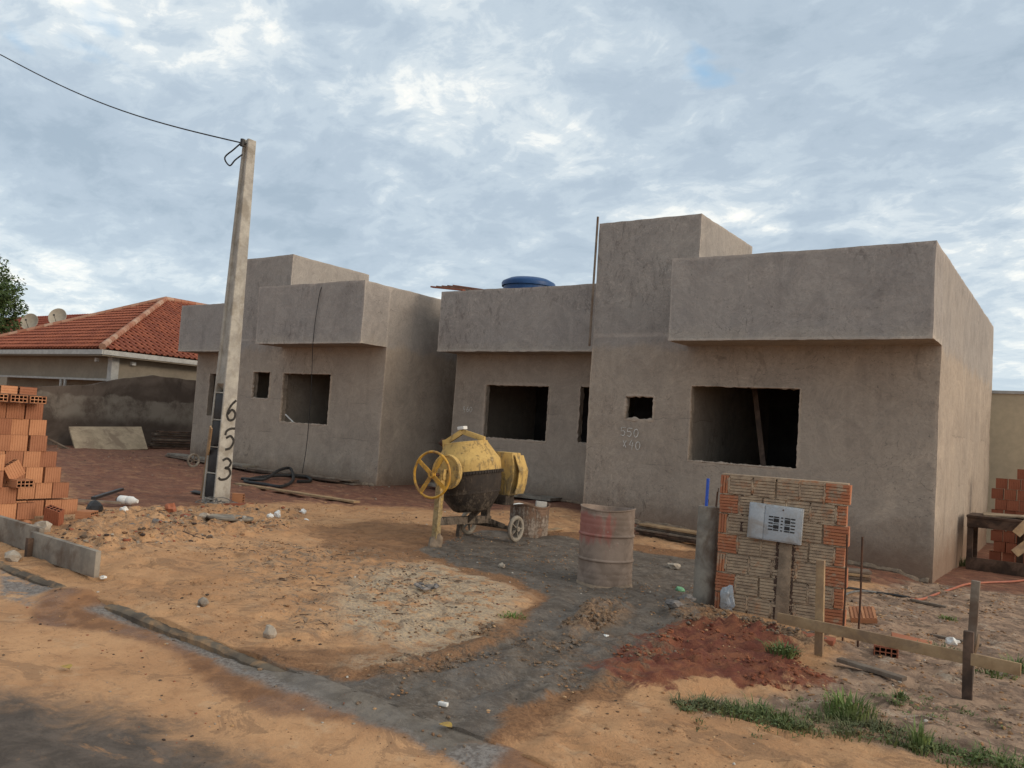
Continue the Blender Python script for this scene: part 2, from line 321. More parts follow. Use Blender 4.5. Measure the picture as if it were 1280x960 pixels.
M['yellow_wall'] = mat_simple('pale_yellow_paint', (.60, .49, .33), (.54, .44, .30), 1.0, .9, co='P', bump=.1)
M['whitetrim'] = mat_simple('white_trim', (.50, .48, .44), (.40, .38, .35), 5, .7, bump=.1)
M['dish'] = mat_simple('dish_paint', (.46, .41, .33), (.40, .35, .28), 5, .7, bump=.1)
M['sack'] = mat_simple('dusty_paper_sack', (.29, .20, .13), (.20, .135, .09), 8, .95, dirt=(.36, .31, .27), bump=.6)
M['green'] = mat_simple('green_plastic', (.16, .38, .2), (.2, .42, .24), 9, .4)
M['stone'] = mat_simple('pale_stone', (.42, .36, .29), (.33, .27, .21), 12, .95, bump=.6)
M['rag'] = mat_simple('dirty_cloth', (.12, .11, .105), (.25, .22, .2), 12, .95, bump=.6)
M['chalk'] = mat_simple('chalk_mark', (.80, .77, .72), (.45, .42, .37), 25, .95)
M['ink'] = mat_simple('black_paint_mark', (.022, .02, .019), (.05, .045, .04), 30, .85)
M['leafdry'] = mat_simple('dry_leaf', (.42, .28, .06), (.36, .22, .08), 30, .8)
M['slab'] = mat_simple('rough_concrete_slab', (.42, .32, .215), (.31, .235, .155), 3, .95, dirt=(.2, .14, .095), bump=.7)
M['bark'] = mat_simple('bark', (.09, .065, .045), (.055, .04, .03), 8, .95, bump=.8)

def mat_brick(name, c1, c2, smear=0.0, co='O', xr=None):
    t = NT(name)
    oi = t.n.new('ShaderNodeObjectInfo')
    rnd = t.math('ADD', oi.outputs['Random'], t.geo.outputs['Random Per Island'])
    rnd = t.math('FRACT', rnd)
    col = t.mix(rnd, c1, c2)
    n1 = t.noise(9, 5, .6, co); n2 = t.noise(45, 4, .65, co)
    col = t.mix(t.math('MULTIPLY', t.thr(n1, .4, .7), .4), col, t.mix(1.0, col, (.7, .62, .6), 'MULTIPLY'))
    col = t.mix(t.math('MULTIPLY', t.thr(n2, .5, .75), .35), col, t.mix(1.0, col, (1.3, 1.25, 1.2), 'MULTIPLY'))
    if smear > 0:
        ms = t.thr(t.math('ADD', t.noise(7, 6, .7, 'P', off=(3, 3, 3)), smear-.5), .42, .56)
        mc = t.mix(t.thr(t.noise(14, 5, .6, 'P'), .35, .65), (.40, .30, .205), (.28, .205, .145))
        col = t.mix(ms, col, mc)
    t.bump(t.math('ADD', n1, t.math('MULTIPLY', n2, .5)), .4, .006); return t.done(col, .92, 0, .2)
M['brick'] = mat_brick('hollow_clay_brick', (.50, .245, .128), (.29, .125, .070))
M['brick_red'] = mat_brick('dull_red_clay_brick', (.34, .125, .07), (.26, .09, .052))
M['brick_edge'] = mat_brick('wall_end_brick', (.44, .18, .09), (.34, .13, .072), .40)
M['brick_smear'] = mat_brick('mortar_smeared_brick', (.42, .225, .125), (.34, .175, .10), .60)
M['hole'] = mat_simple('brick_hole_shade', (.07, .028, .016), (.05, .02, .013), 9, .95)  # clay darkened to paint the shade inside the cavities
M['mortar'] = mat_simple('wet_mortar', (.29, .215, .15), (.19, .14, .10), 10, .95, co='P', bump=.9)
M['mortar_dark'] = mat_simple('dark_mortar', (.10, .062, .045), (.07, .045, .033), 20, .95, co='P', bump=.9)

def mat_caked(name, c1, c2, zlo, zhi, cake=(.30, .255, .20)):
    t = NT(name); X = t.xyz(); a = t.noise(6, 7, .7, 'P', dist=.4); b = t.noise(26, 6, .7, 'P'); dr_ = t.noise(16, 6, .7, 'P', (1.6, 1.6, .22), off=(4, 1, 1))
    col = t.mix(t.thr(a, .35, .65), c1, c2)
    g = t.math('SUBTRACT', 1.0, t.thr(X[2], zlo, zhi))
    v = t.math('ADD', t.math('ADD', t.math('MULTIPLY', a, .5), t.math('MULTIPLY', dr_, .5)), t.math('MULTIPLY', g, .13))
    cm = t.thr(v, .53, .63); col = t.mix(t.math('MULTIPLY', cm, .88), col, t.mix(t.thr(b, .4, .6), cake, tuple(q*.62 for q in cake)))
    col = t.mix(t.math('MULTIPLY', t.thr(t.noise(12, 7, .75, 'P', off=(7, 3, 1)), .66, .72), .7), col, (.14, .075, .04))
    col = t.mix(t.math('MULTIPLY', t.thr(b, .58, .68), .4), col, t.mix(1.0, col, (.6, .56, .52), 'MULTIPLY'))
    t.bump(t.math('ADD', b, t.math('MULTIPLY', cm, 1.6)), .7, .012); return t.done(col, .82, 0, .25)
M['barrel'] = mat_caked('rusty_cement_barrel', (.20, .125, .085), (.13, .075, .05), .1, .7, (.33, .27, .22))
def mat_drum():
    t = NT('dusty_red_drum'); X = t.xyz()
    a = t.noise(5, 6, .65, 'P', dist=.5); b = t.noise(22, 5, .65, 'P'); st = t.noise(4, 6, .7, 'P', (2.5, 2.5, .5), off=(1, 7, 3))
    col = t.mix(t.thr(a, .35, .65), (.285, .215, .17), (.19, .14, .108))
    zz_ = t.math('MULTIPLY', t.thr(X[2], .30, .62), t.math('SUBTRACT', 1.0, t.thr(X[2], .70, .86)))
    xx_ = t.math('SUBTRACT', 1.0, t.thr(X[0], -4.35, -4.02))
    red = t.thr(t.math('ADD', st, t.math('MULTIPLY', t.math('MULTIPLY', zz_, xx_), .36)), .62, .84)
    col = t.mix(t.math('MULTIPLY', red, .6), col, (.32, .085, .07))
    col = t.mix(t.math('MULTIPLY', t.thr(b, .62, .72), .5), col, (.42, .36, .31))
    col = t.mix(t.math('MULTIPLY', t.thr(t.noise(9, 5, .7, 'P', off=(5, 5, 5)), .66, .72), .8), col, (.06, .035, .025))
    t.bump(t.math('ADD', a, b), .35, .006); return t.done(col, .8, 0, .25)
M['drum'] = mat_drum()
M['yellow'] = mat_caked('caked_yellow_paint', (.56, .37, .125), (.46, .30, .11), .45, 1.25, (.36, .27, .15))
M['drum_black'] = mat_caked('cement_crusted_drum', (.035, .028, .024), (.06, .045, .035), .3, .95, (.16, .125, .095))

def mat_tiles(name, c1, c2):
    t = NT(name); a = t.noise(1.2, 5, .6, 'P'); b = t.noise(9, 5, .6, 'P')
    col = t.mix(t.geo.outputs['Random Per Island'], c1, c2)
    col = t.mix(t.math('MULTIPLY', t.thr(a, .45, .7), .45), col, t.mix(1.0, col, (.62, .55, .55), 'MULTIPLY'))
    col = t.mix(t.math('MULTIPLY', t.thr(b, .6, .75), .4), col, (.12, .07, .05))
    t.bump(b, .3, .01); return t.done(col, .85, 0, .25)
M['tiles'] = mat_tiles('clay_roof_tiles', (.36, .115, .062), (.25, .078, .048))
M['tiles_old'] = mat_tiles('old_clay_roof_tiles', (.30, .075, .04), (.24, .06, .035))
M['ridge'] = mat_tiles('ridge_tiles', (.30, .12, .07), (.42, .27, .19))

def mat_bwall():
    t = NT('mouldy_boundary_wall'); X = t.xyz()
    a = t.noise(.8, 6, .62, 'P', dist=.5); b = t.noise(6, 6, .65, 'P'); st = t.noise(1.6, 6, .65, 'P', (1.5, 1.5, .5), off=(6, 1, 2))
    col = t.mix(t.thr(a, .38, .64), (.075, .056, .045), (.135, .105, .085))
    zt = t.math('ADD', X[2], t.math('MULTIPLY', t.math('SUBTRACT', t.noise(1.3, 4, .6, 'P', off=(4, 2, 1)), .5), .5))
    band = t.math('MULTIPLY', t.thr(zt, .9, 1.3), t.math('SUBTRACT', 1.0, t.thr(zt, 1.78, 1.86)))
    col = t.mix(t.math('MULTIPLY', t.math('MULTIPLY', band, t.thr(t.noise(1.1, 8, .72, 'P', off=(9, 4, 4)), .36, .62)), .75), col, (.26, .225, .185))
    col = t.mix(t.math('MULTIPLY', t.thr(st, .56, .72), .7), col, (.04, .03, .025))
    col = t.mix(t.math('MULTIPLY', t.thr(t.noise(8, 4, .7, 'P', off=(8, 8, 1)), .70, .74), .9), col, (.30, .27, .23))
    t.bump(b, .6, .02); return t.done(col, .95, 0, .15)
M['bwall'] = mat_bwall()

def mat_ground(road=False):
    t = NT('road_surface' if road else 'building_site_soil')
    n1 = t.noise(1.3, 6, .62, 'P'); n2 = t.noise(6, 7, .68, 'P', dist=.4); n3 = t.noise(38, 6, .7, 'P'); n4 = t.noise(130, 3, .6, 'P')
    edge = t.math('ADD', t.math('MULTIPLY', t.math('SUBTRACT', t.noise(2.6, 8, .72, 'P', off=(7, 1, 0), dist=.6), .5), 1.1), 0.0)
    sand = t.mix(t.thr(n1, .35, .66), (.52, .292, .146), (.415, .220, .106))
    sand = t.mix(t.math('MULTIPLY', t.thr(n2, .48, .70), .6), sand, (.33, .170, .080))
    sand = t.mix(t.math('MULTIPLY', t.thr(t.noise(3.1, 7, .7, 'P', off=(2, 9, 3)), .56, .68), .5), sand, (.50, .335, .20))
    mot = t.noise(1.9, 9, .74, 'P', (1, 1.4, 1), 1.0, (6, 2, 2))
    sand = t.mix(t.math('MULTIPLY', t.thr(mot, .54, .575), .6), sand, (.25, .14, .075))
    mot2 = t.noise(11, 8, .78, 'P', (1, 1.2, 1), .8, (1, 2, 2))
    sand = t.mix(t.math('MULTIPLY', t.thr(mot2, .56, .64), .5), sand, (.24, .14, .075))
    def mask(name, wd, nz=.5):
        v = t.math('ADD', t.attr(name), t.math('MULTIPLY', edge, nz)); return t.thr(v, -wd, wd)
    col = sand; rough = .95
    if road:
        asph = t.mix(t.thr(n2, .35, .65), (.075, .058, .046), (.13, .10, .08))
        asph = t.mix(t.math('MULTIPLY', t.thr(n1, .5, .64), .5), asph, (.045, .037, .032))
        # thin sand film on the asphalt
        asph = t.mix(t.math('MULTIPLY', t.thr(t.noise(2.4, 7, .7, 'P', (1, 2.2, 1), .5, (5, 3, 0)), .56, .70), .75), asph, (.36, .19, .09))
        thin = t.math('MULTIPLY', t.thr(t.noise(1.5, 7, .68, 'P', (1, 2.4, 1), .4, (1, 6, 0)), .60, .72), .45)
        col = t.mix(thin, col, (.15, .115, .085))
        col = t.mix(mask('asph', .30, 1.0), col, asph)
        col = t.mix(t.math('MULTIPLY', mask('gdark', .06, .22), .85), col, t.mix(t.thr(n2, .4, .6), (.15, .068, .033), (.25, .12, .055)))
        gm = t.math('MULTIPLY', t.math('MULTIPLY', mask('gut', .05, .14), t.math('SUBTRACT', 1.0, mask('spill', .06, .3))), t.thr(t.noise(3.2, 7, .74, 'P', (1, 1.5, 1), .8, (3, 3, 8)), .38, .50))
        col = t.mix(gm, col, t.mix(t.thr(n3, .4, .6), (.235, .205, .18), (.14, .115, .098)))
        col = t.mix(mask('cem', .05, .25), col, t.mix(t.thr(n2, .38, .62), (.185, .155, .125), (.12, .098, .078)))
        wet = t.math('MAXIMUM', gm, mask('gdark', .1, .3))
    else:
        red = t.mix(t.thr(n2, .35, .65), (.225, .098, .058), (.145, .062, .040))
        red = t.mix(t.math('MULTIPLY', t.thr(t.noise(2.2, 6, .7, 'P', (1, 1.8, 1), .3, (9, 9, 2)), .52, .60), .7), red, (.30, .155, .085))
        red = t.mix(t.math('MULTIPLY', t.thr(t.noise(3.7, 8, .76, 'P', (1, 1.5, 1), .8, (2, 9, 7)), .55, .61), .7), red, (.085, .045, .032))
        cem = t.mix(t.thr(n2, .38, .62), (.165, .135, .108), (.098, .077, .060))
        cem = t.mix(t.math('MULTIPLY', t.thr(t.noise(5, 7, .7, 'P', (1, 2.5, 1), .9, (2, 2, 6)), .56, .66), .55), cem, (.215, .19, .165))
        pale = t.mix(t.thr(n3, .42, .60), (.50, .36, .225), (.33, .26, .19))
        mud = t.mix(t.thr(n2, .38, .62), (.38, .25, .165), (.20, .13, .09))
        mud = t.mix(t.math('MULTIPLY', t.thr(t.noise(4, 7, .72, 'P', dist=.7, off=(8, 2, 2)), .57, .64), .6), mud, (.46, .37, .28))
        mud = t.mix(t.math('MULTIPLY', t.thr(t.noise(5.5, 7, .72, 'P', dist=.4, off=(1, 5, 2)), .53, .60), .8), mud, (.115, .075, .050))
        damp = t.mix(t.thr(n2, .4, .6), (.17, .085, .042), (.27, .14, .068))
        col = t.mix(mask('red', .35, 1.6), col, red)
        col = t.mix(t.math('MULTIPLY', mask('damp', .12, .9), .85), col, damp)
        col = t.mix(t.math('MULTIPLY', mask('pale', .22, .8), t.thr(t.noise(4.5, 8, .75, 'P', off=(2, 1, 4)), .42, .50)), col, pale)
        col = t.mix(mask('mud', .12, .7), col, mud)
        rim = t.math('MULTIPLY', mask('rim', .05, .6), .92)
        col = t.mix(rim, col, t.mix(t.thr(n3, .42, .58), (.160, .078, .038), (.26, .135, .065)))
        slk = t.noise(7, 8, .74, 'P', (1.0, 3.2, 1), 1.6, (4, 4, 6))
        cem = t.mix(t.math('MULTIPLY', t.thr(slk, .52, .60), .6), cem, (.085, .064, .048))
        cem = t.mix(t.math('MULTIPLY', t.thr(t.noise(9, 7, .72, 'P', (1.4, 2.6, 1), 1.2, (9, 4, 6)), .56, .64), .55), cem, (.24, .205, .17))
        col = t.mix(mask('cem', .045, .38), col, cem)
        col = t.mix(t.math('MULTIPLY', mask('lump', .08, .35), t.thr(n2, .38, .55)), col, t.mix(t.thr(n3, .4, .6), (.13, .075, .045), (.30, .19, .11)))
        col = t.mix(mask('red2', .06, .9), col, t.mix(t.thr(n2, .4, .62), (.145, .045, .028), (.23, .085, .042)))
        dm = t.math('MULTIPLY', mask('dirt', .3, 1.2), t.thr(t.noise(6.5, 9, .78, 'P', dist=.9, off=(3, 7, 1)), .50, .58))
        col = t.mix(t.math('MULTIPLY', dm, .85), col, t.mix(t.thr(n3, .42, .58), (.15, .105, .07), (.27, .20, .14)))
        tk_ = t.math('MULTIPLY', mask('track', .1, .4), t.thr(t.noise(4.2, 8, .76, 'P', (1, 1.6, 1), 1.0, (3, 3, 3)), .50, .57))
        col = t.mix(t.math('MULTIPLY', tk_, .85), col, t.mix(t.thr(n3, .42, .58), (.075, .052, .038), (.20, .13, .08)))
        # trodden dirt, crumbs
        col = t.mix(t.math('MULTIPLY', t.thr(t.noise(7.5, 9, .8, 'P', off=(4, 4, 4), dist=.8), .57, .63), .6), col, t.mix(1.0, col, (.42, .38, .36), 'MULTIPLY'))
        wet = mask('cem', .1, .3)
    col = t.mix(t.math('MULTIPLY', t.thr(n3, .54, .70), .45), col, t.mix(1.0, col, (.58, .54, .52), 'MULTIPLY'))
    col = t.mix(t.math('MULTIPLY', t.thr(n4, .62, .74), .4), col, t.mix(1.0, col, (1.5, 1.5, 1.5), 'MULTIPLY'))
    rough = t.math('SUBTRACT', .96, t.math('MULTIPLY', wet, t.math('MULTIPLY', t.thr(t.noise(2.1, 5, .6, 'P', off=(5, 5, 1)), .42, .60), .52)))
    hgt = t.math('ADD', t.math('MULTIPLY', n2, 1.5), t.math('ADD', t.math('MULTIPLY', n3, .55), t.math('MULTIPLY', n4, .12)))
    t.bump(hgt, .95 if not road else .5, .025)
    return t.done(col, rough, 0, .3)
M['ground'] = mat_ground(); M['road'] = mat_ground(True)

def mat_gravel():
    t = NT('crumbs'); r = t.geo.outputs['Random Per Island']
    n = t.n.new('ShaderNodeValToRGB'); cr = n.color_ramp; cr.interpolation = 'CONSTANT'
    while len(cr.elements) > 1: cr.elements.remove(cr.elements[-1])
    cr.elements[0].color = (.2, .11, .06, 1)
    for p, c in ((.22, (.10, .07, .05, 1)), (.42, (.27, .22, .17, 1)), (.58, (.40, .24, .12, 1)), (.74, (.05, .035, .03, 1)), (.86, (.26, .09, .05, 1)), (.965, (.36, .32, .27, 1))):
        e = cr.elements.new(p); e.color = c
    t.l.new(r, n.inputs[0]); return t.done(n.outputs[0], .95, 0, .2)
M['gravel'] = mat_gravel()
def mat_clod():
    t = NT('earth_clods'); r_ = t.geo.outputs['Random Per Island']; n = t.noise(30, 4, .6, 'P')
    col = t.mix(r_, (.12, .078, .05), (.25, .155, .09)); col = t.mix(t.thr(n, .45, .65), col, (.16, .13, .105)); t.bump(n, .5, .004)
    return t.done(col, .97, 0, .15)
M['clod'] = mat_clod()
def mat_clod_red():
    t = NT('red_clods'); r_ = t.geo.outputs['Random Per Island']; col = t.mix(r_, (.12, .035, .022), (.27, .10, .05)); return t.done(col, .97, 0, .15)
M['clod_red'] = mat_clod_red()
def mat_sandcrumb():
    t = NT('sand_crumbs'); r_ = t.geo.outputs['Random Per Island']; n = t.n.new('ShaderNodeValToRGB'); cr = n.color_ramp; cr.interpolation = 'CONSTANT'
    while len(cr.elements) > 1: cr.elements.remove(cr.elements[-1])
    cr.elements[0].color = (.33, .18, .09, 1)
    for p, c in ((.35, (.22, .12, .06, 1)), (.6, (.13, .08, .05, 1)), (.8, (.42, .27, .15, 1)), (.93, (.06, .045, .035, 1)), (.98, (.42, .38, .33, 1))):
        e = cr.elements.new(p); e.color = c
    t.l.new(r_, n.inputs[0]); return t.done(n.outputs[0], .95, 0, .2)
M['sandcrumb'] = mat_sandcrumb()
def mat_leaf(name, c1, c2, c3):
    t = NT(name); r = t.geo.outputs['Random Per Island']
    col = t.mix(r, c1, c2); col = t.mix(t.thr(t.noise(1.4, 3, .5, 'P'), .4, .65), col, c3)
    t.b.inputs['Transmission Weight'].default_value = 0
    return t.done(col, .65, 0, .3)
M['grass'] = mat_leaf('grass_blades', (.09, .15, .035), (.19, .23, .07), (.14, .17, .055))
M['weed'] = mat_leaf('weed_leaves', (.07, .115, .03), (.15, .18, .06), (.12, .12, .055))
M['crown'] = mat_leaf('tree_leaves', (.035, .065, .02), (.085, .12, .035), (.05, .085, .028))

# ------------------------------------------------------------------ object helpers
def tag(o, label=None, cat=None, group=None, kind=None):
    if label: o['label'] = label
    if cat: o['category'] = cat
    if group: o['group'] = group
    if kind: o['kind'] = kind
    return o
def empty(name, loc=(0, 0, 0), rz=0.0, label=None, cat=None, group=None):
    o = bpy.data.objects.new(name, None); COL.objects.link(o); o.location = loc; o.rotation_euler = (0, 0, rz); o.empty_display_size = .2
    return tag(o, label, cat, group)
class MB:
    def __init__(s): s.v = []; s.f = []; s.mi = []
    def add(s, vs, fs, mi=0):
        b = len(s.v); s.v += [tuple(v) for v in vs]; s.f += [tuple(b+i for i in f) for f in fs]; s.mi += [mi]*len(fs); return s
    def box(s, c, d, R=None, mi=0):
        c = Vector(c); h = Vector(d)/2; vs = []
        for x in (-1, 1):
            for y in (-1, 1):
                for z in (-1, 1):
                    v = Vector((x*h.x, y*h.y, z*h.z)); vs.append(c+(R @ v if R else v))
        return s.add(vs, [(0, 1, 3, 2), (4, 6, 7, 5), (0, 4, 5, 1), (2, 3, 7, 6), (0, 2, 6, 4), (1, 5, 7, 3)], mi)
    def bar(s, a, b, w_, h_, up=(0, 0, 1), mi=0):
        a = Vector(a); b = Vector(b); x = (b-a); L = x.length; x.normalize(); u = Vector(up)
        if abs(x.dot(u)) > .98: u = Vector((1, 0, 0))
        y = u.cross(x).normalized(); z = x.cross(y)
        R = Matrix((x, y, z)).transposed(); return s.box((a+b)/2, (L, w_, h_), R, mi)
    def tube(s, path, r, n=8, cap=True, mi=0):
        P = [Vector(p) for p in path]; m_ = len(P); rr = r if isinstance(r, (list, tuple)) else [r]*m_
        t0 = (P[1]-P[0]).normalized(); up = Vector((0, 0, 1)) if abs(t0.z) < .9 else Vector((1, 0, 0)); nrm = t0.cross(up).normalized(); vs = []
        for i in range(m_):
            t = (P[min(i+1, m_-1)]-P[max(i-1, 0)]).normalized(); nrm = (nrm-t*nrm.dot(t)).normalized(); bn = t.cross(nrm)
            for j in range(n):
                a = 2*math.pi*j/n; vs.append(P[i]+(nrm*math.cos(a)+bn*math.sin(a))*rr[i])
        fs = [(i*n+j, i*n+(j+1) % n, (i+1)*n+(j+1) % n, (i+1)*n+j) for i in range(m_-1) for j in range(n)]
        if cap: fs += [tuple(range(n-1, -1, -1)), tuple((m_-1)*n+j for j in range(n))]
        return s.add(vs, fs, mi)
    def lathe(s, prof, n=32, R=None, c=(0, 0, 0), mi=0):
        c = Vector(c); vs = []
        for r, z in prof:
            for j in range(n):
                a = 2*math.pi*j/n; v = Vector((r*math.cos(a), r*math.sin(a), z)); vs.append(c+(R @ v if R else v))
        fs = [(i*n+j, i*n+(j+1) % n, (i+1)*n+(j+1) % n, (i+1)*n+j) for i in range(len(prof)-1) for j in range(n)]
        return s.add(vs, fs, mi)
    def torus(s, c, R_, r, n=40, m_=8, R=None, mi=0):
        prof = []
        c = Vector(c); vs = []
        for i in range(n):
            A = 2*math.pi*i/n
            for j in range(m_):
                B = 2*math.pi*j/m_; v = Vector(((R_+r*math.cos(B))*math.cos(A), (R_+r*math.cos(B))*math.sin(A), r*math.sin(B))); vs.append(c+(R @ v if R else v))
        fs = [(i*m_+j, ((i+1) % n)*m_+j, ((i+1) % n)*m_+(j+1) % m_, i*m_+(j+1) % m_) for i in range(n) for j in range(m_)]
        return s.add(vs, fs, mi)
    def prism(s, poly, z0, z1, R=None, c=(0, 0, 0), mi=0):
        c = Vector(c); n = len(poly); vs = [Vector((x, y, z)) for z in (z0, z1) for x, y in poly]
        vs = [c+(R @ v if R else v) for v in vs]
        return s.add(vs, [tuple(range(n-1, -1, -1)), tuple(range(n, 2*n))]+[(i, (i+1) % n, n+(i+1) % n, n+i) for i in range(n)], mi)
    def lump(s, c, r, seed=0, amp=.3, sub=2, f=1.6, mi=0):
        bm = bmesh.new(); bmesh.ops.create_icosphere(bm, subdivisions=sub, radius=1); c = Vector(c); r = Vector(r) if not isinstance(r, (int, float)) else Vector((r, r, r))
        vs = []
        for v in bm.verts:
            d = 1+amp*2*(mnoise.noise(v.co*f+Vector((seed*7.3, seed*3.1, seed)))); vs.append(c+Vector((v.co.x*r.x, v.co.y*r.y, v.co.z*r.z))*d)
        fs = [tuple(v.index for v in f_.verts) for f_ in bm.faces]; bm.free(); return s.add(vs, fs, mi)
    def ribbon(s, pts, wd, O, U, V, mi=0):
        """flat brush stroke: pts in the plane O + x U + y V"""
        O = Vector(O); U = Vector(U); V = Vector(V); P = [Vector(p).to_2d() if len(p) > 2 else Vector(p) for p in pts]; vs = []
        for i, p in enumerate(P):
            t = (P[min(i+1, len(P)-1)]-P[max(i-1, 0)]).normalized(); q = Vector((-t.y, t.x))*wd/2
            for e in (p+q, p-q): vs.append(O+U*e.x+V*e.y)
        return s.add(vs, [(2*i, 2*i+1, 2*i+3, 2*i+2) for i in range(len(P)-1)], mi)
    def build(s, name, mats, parent=None, smooth=False, bevel=0.0, label=None, cat=None, group=None, kind=None, origin=None, wobble=0.0):
        o_ = Vector(origin) if origin is not None else None
        vs = s.v
        if o_ is not None: vs = [tuple(Vector(v)-o_) for v in vs]
        if wobble:
            vs = [tuple(Vector(v)+mnoise.noise_vector(Vector(v)*3.0)*wobble) for v in vs]
        me = bpy.data.meshes.new(name); me.from_pydata(vs, [], s.f)
        if not isinstance(mats, (list, tuple)): mats = [mats]
        for m_ in mats: me.materials.append(M[m_] if isinstance(m_, str) else m_)
        if len(mats) > 1: me.polygons.foreach_set('material_index', s.mi)
        bm = bmesh.new(); bm.from_mesh(me); bmesh.ops.recalc_face_normals(bm, faces=bm.faces)
        if bevel: bmesh.ops.bevel(bm, geom=[e for e in bm.edges if len(e.link_faces) == 2 and e.calc_face_angle(0) > .6], offset=bevel, segments=2, profile=.6, affect='EDGES', clamp_overlap=True)
        bm.to_mesh(me); bm.free()
        if smooth or bevel:
            me.polygons.foreach_set('use_smooth', [True]*len(me.polygons)); me.set_sharp_from_angle(angle=math.radians(40))
        me.update()
        ob = bpy.data.objects.new(name, me); COL.objects.link(ob)
        if parent is not None: ob.parent = parent
        if o_ is not None: ob.location = o_
        return tag(ob, label, cat, group, kind)
def bez(pts, n=8):
    """smooth path through points (Catmull-Rom)"""
    P = [Vector(p) for p in pts]; P = [P[0]*2-P[1]]+P+[P[-1]*2-P[-2]]; out_ = []
    for i in range(1, len(P)-2):
        for j in range(n):
            t = j/n; a, b, c, d = P[i-1:i+3]
            out_.append(.5*((2*b)+(c-a)*t+(2*a-5*b+4*c-d)*t*t+(3*b-a-3*c+d)*t**3))
    out_.append(P[-2]); return out_
def copy_tree(o, parent=None):
    c = o.copy(); COL.objects.link(c)
    if parent is not None: c.parent = parent
    for ch in list(o.children): copy_tree(ch, c)
    return c
rng = random.Random(7)

def voxel(name, X, Y, Z, solid, mat, parent, jit=.006, step=.1, seed=0, extra=()):
    """plastered masonry: a solid on an uneven grid; only outer faces are made, edges wander slightly"""
    def dens(L):
        L = sorted(set(round(v, 4) for v in L)); o_ = []
        for a, b in zip(L, L[1:]):
            n = max(1, int(math.ceil((b-a)/step))); o_ += [a+(b-a)*i/n for i in range(n)]
        return o_+[L[-1]]
    xs, ys, zs = dens(X), dens(Y), dens(Z)
    cxs = [(a+b)/2 for a, b in zip(xs, xs[1:])]; cys = [(a+b)/2 for a, b in zip(ys, ys[1:])]; czs = [(a+b)/2 for a, b in zip(zs, zs[1:])]
    nx, ny, nz = len(cxs), len(cys), len(czs)
    A = np.zeros((nx+2, ny+2, nz+2), bool)
    CX, CY, CZ = np.meshgrid(cxs, cys, czs, indexing='ij')
    A[1:-1, 1:-1, 1:-1] = solid(CX, CY, CZ)
    vid = {}; vs = []; fs = []
    def v(i, j, k_):
        key = (i, j, k_)
        if key not in vid:
            p = Vector((xs[i], ys[j], zs[k_])); q = p+mnoise.noise_vector(p*1.1)*jit+mnoise.noise_vector(p*6+Vector((seed, 3, 1)))*jit*.55
            if extra and any(min(abs(p.x-a_), abs(p.x-b_)) < .012 and c_-.02 < p.z < d_+.02 or min(abs(p.z-c_), abs(p.z-d_)) < .012 and a_-.02 < p.x < b_+.02 for (_, a_, b_, c_, d_) in extra): q = q+Vector((mnoise.noise(p*13)*.028, 0, mnoise.noise(p*13+Vector((9, 9, 9)))*.028))
            vid[key] = len(vs); vs.append(q)
        return vid[key]
    for ax in range(3):
        B = np.diff(A.astype(np.int8), axis=ax)
        idx = np.argwhere(B != 0)
        for (i, j, k_) in idx:
            s_ = B[i, j, k_]
            if ax == 0: q = [(i, j-1, k_-1), (i, j, k_-1), (i, j, k_), (i, j-1, k_)]
            elif ax == 1: q = [(i-1, j, k_-1), (i-1, j, k_), (i, j, k_), (i, j, k_-1)]
            else: q = [(i-1, j-1, k_), (i, j-1, k_), (i, j, k_), (i-1, j, k_)]
            q = [v(*c) for c in q]
            fs.append(q if s_ < 0 else q[::-1])
    mb = MB(); mb.v = [tuple(a) for a in vs]; mb.f = [tuple(a) for a in fs]; mb.mi = [0]*len(fs)
    me = bpy.data.meshes.new(name); me.from_pydata(mb.v, [], mb.f); me.materials.append(M[mat])
    me.polygons.foreach_set('use_smooth', [True]*len(me.polygons)); me.set_sharp_from_angle(angle=math.radians(38)); me.update()
    ob = bpy.data.objects.new(name, me); COL.objects.link(ob)
    if parent is not None: ob.parent = parent
    return ob

# ------------------------------------------------------------------ ground and road
def lines(spans):
    o_ = []
    for a, b, st in spans:
        n = max(1, int(round((b-a)/st))); o_ += [a+(b-a)*i/n for i in range(n)]
    return np.array(o_+[spans[-1][1]])
def sheet(name, xs, ys, hf, mat, polys):
    Xg, Yg = np.meshgrid(xs, ys, indexing='ij'); Z = hf(Xg.ravel(), Yg.ravel()); X = Xg.ravel(); Y = Yg.ravel()
    nx, ny = len(xs), len(ys); me = bpy.data.meshes.new(name); me.vertices.add(nx*ny)
    me.vertices.foreach_set('co', np.stack([X, Y, Z], 1).ravel())
    i, j = np.meshgrid(np.arange(nx-1), np.arange(ny-1), indexing='ij'); a = (i*ny+j).ravel()
    q = np.stack([a, a+ny, a+ny+1, a+1], 1); n = len(q)
    me.loops.add(4*n); me.polygons.add(n); me.loops.foreach_set('vertex_index', q.ravel()); me.polygons.foreach_set('loop_start', np.arange(n)*4)
    me.polygons.foreach_set('loop_total', np.full(n, 4)) if False else None
    me.update(calc_edges=True)
    me.polygons.foreach_set('use_smooth', [True]*n)
    for nm, pl in polys.items():
        d = np.full(X.shape, -3.0)
        for p in pl: d = np.maximum(d, sdist(X, Y, p))
        at = me.attributes.new(nm, 'FLOAT', 'POINT'); at.data.foreach_set('value', np.clip(d, -3, 3))
    me.materials.append(M[mat]); me.validate(); ob = bpy.data.objects.new(name, me); COL.objects.link(ob); ob['kind'] = 'structure'; return ob
gx = lines([(-900, -100, 100), (-100, -30, 5), (-30, -14, .14), (-14, .8, .04), (.8, 4, .2), (4, 30, 3), (30, 900, 100)])
gy = lines([(YK-.012, YK, .012), (YK, 9.5, .04), (9.5, 14, .07), (14, 26, .4), (26, 80, 6), (80, 1200, 110)])
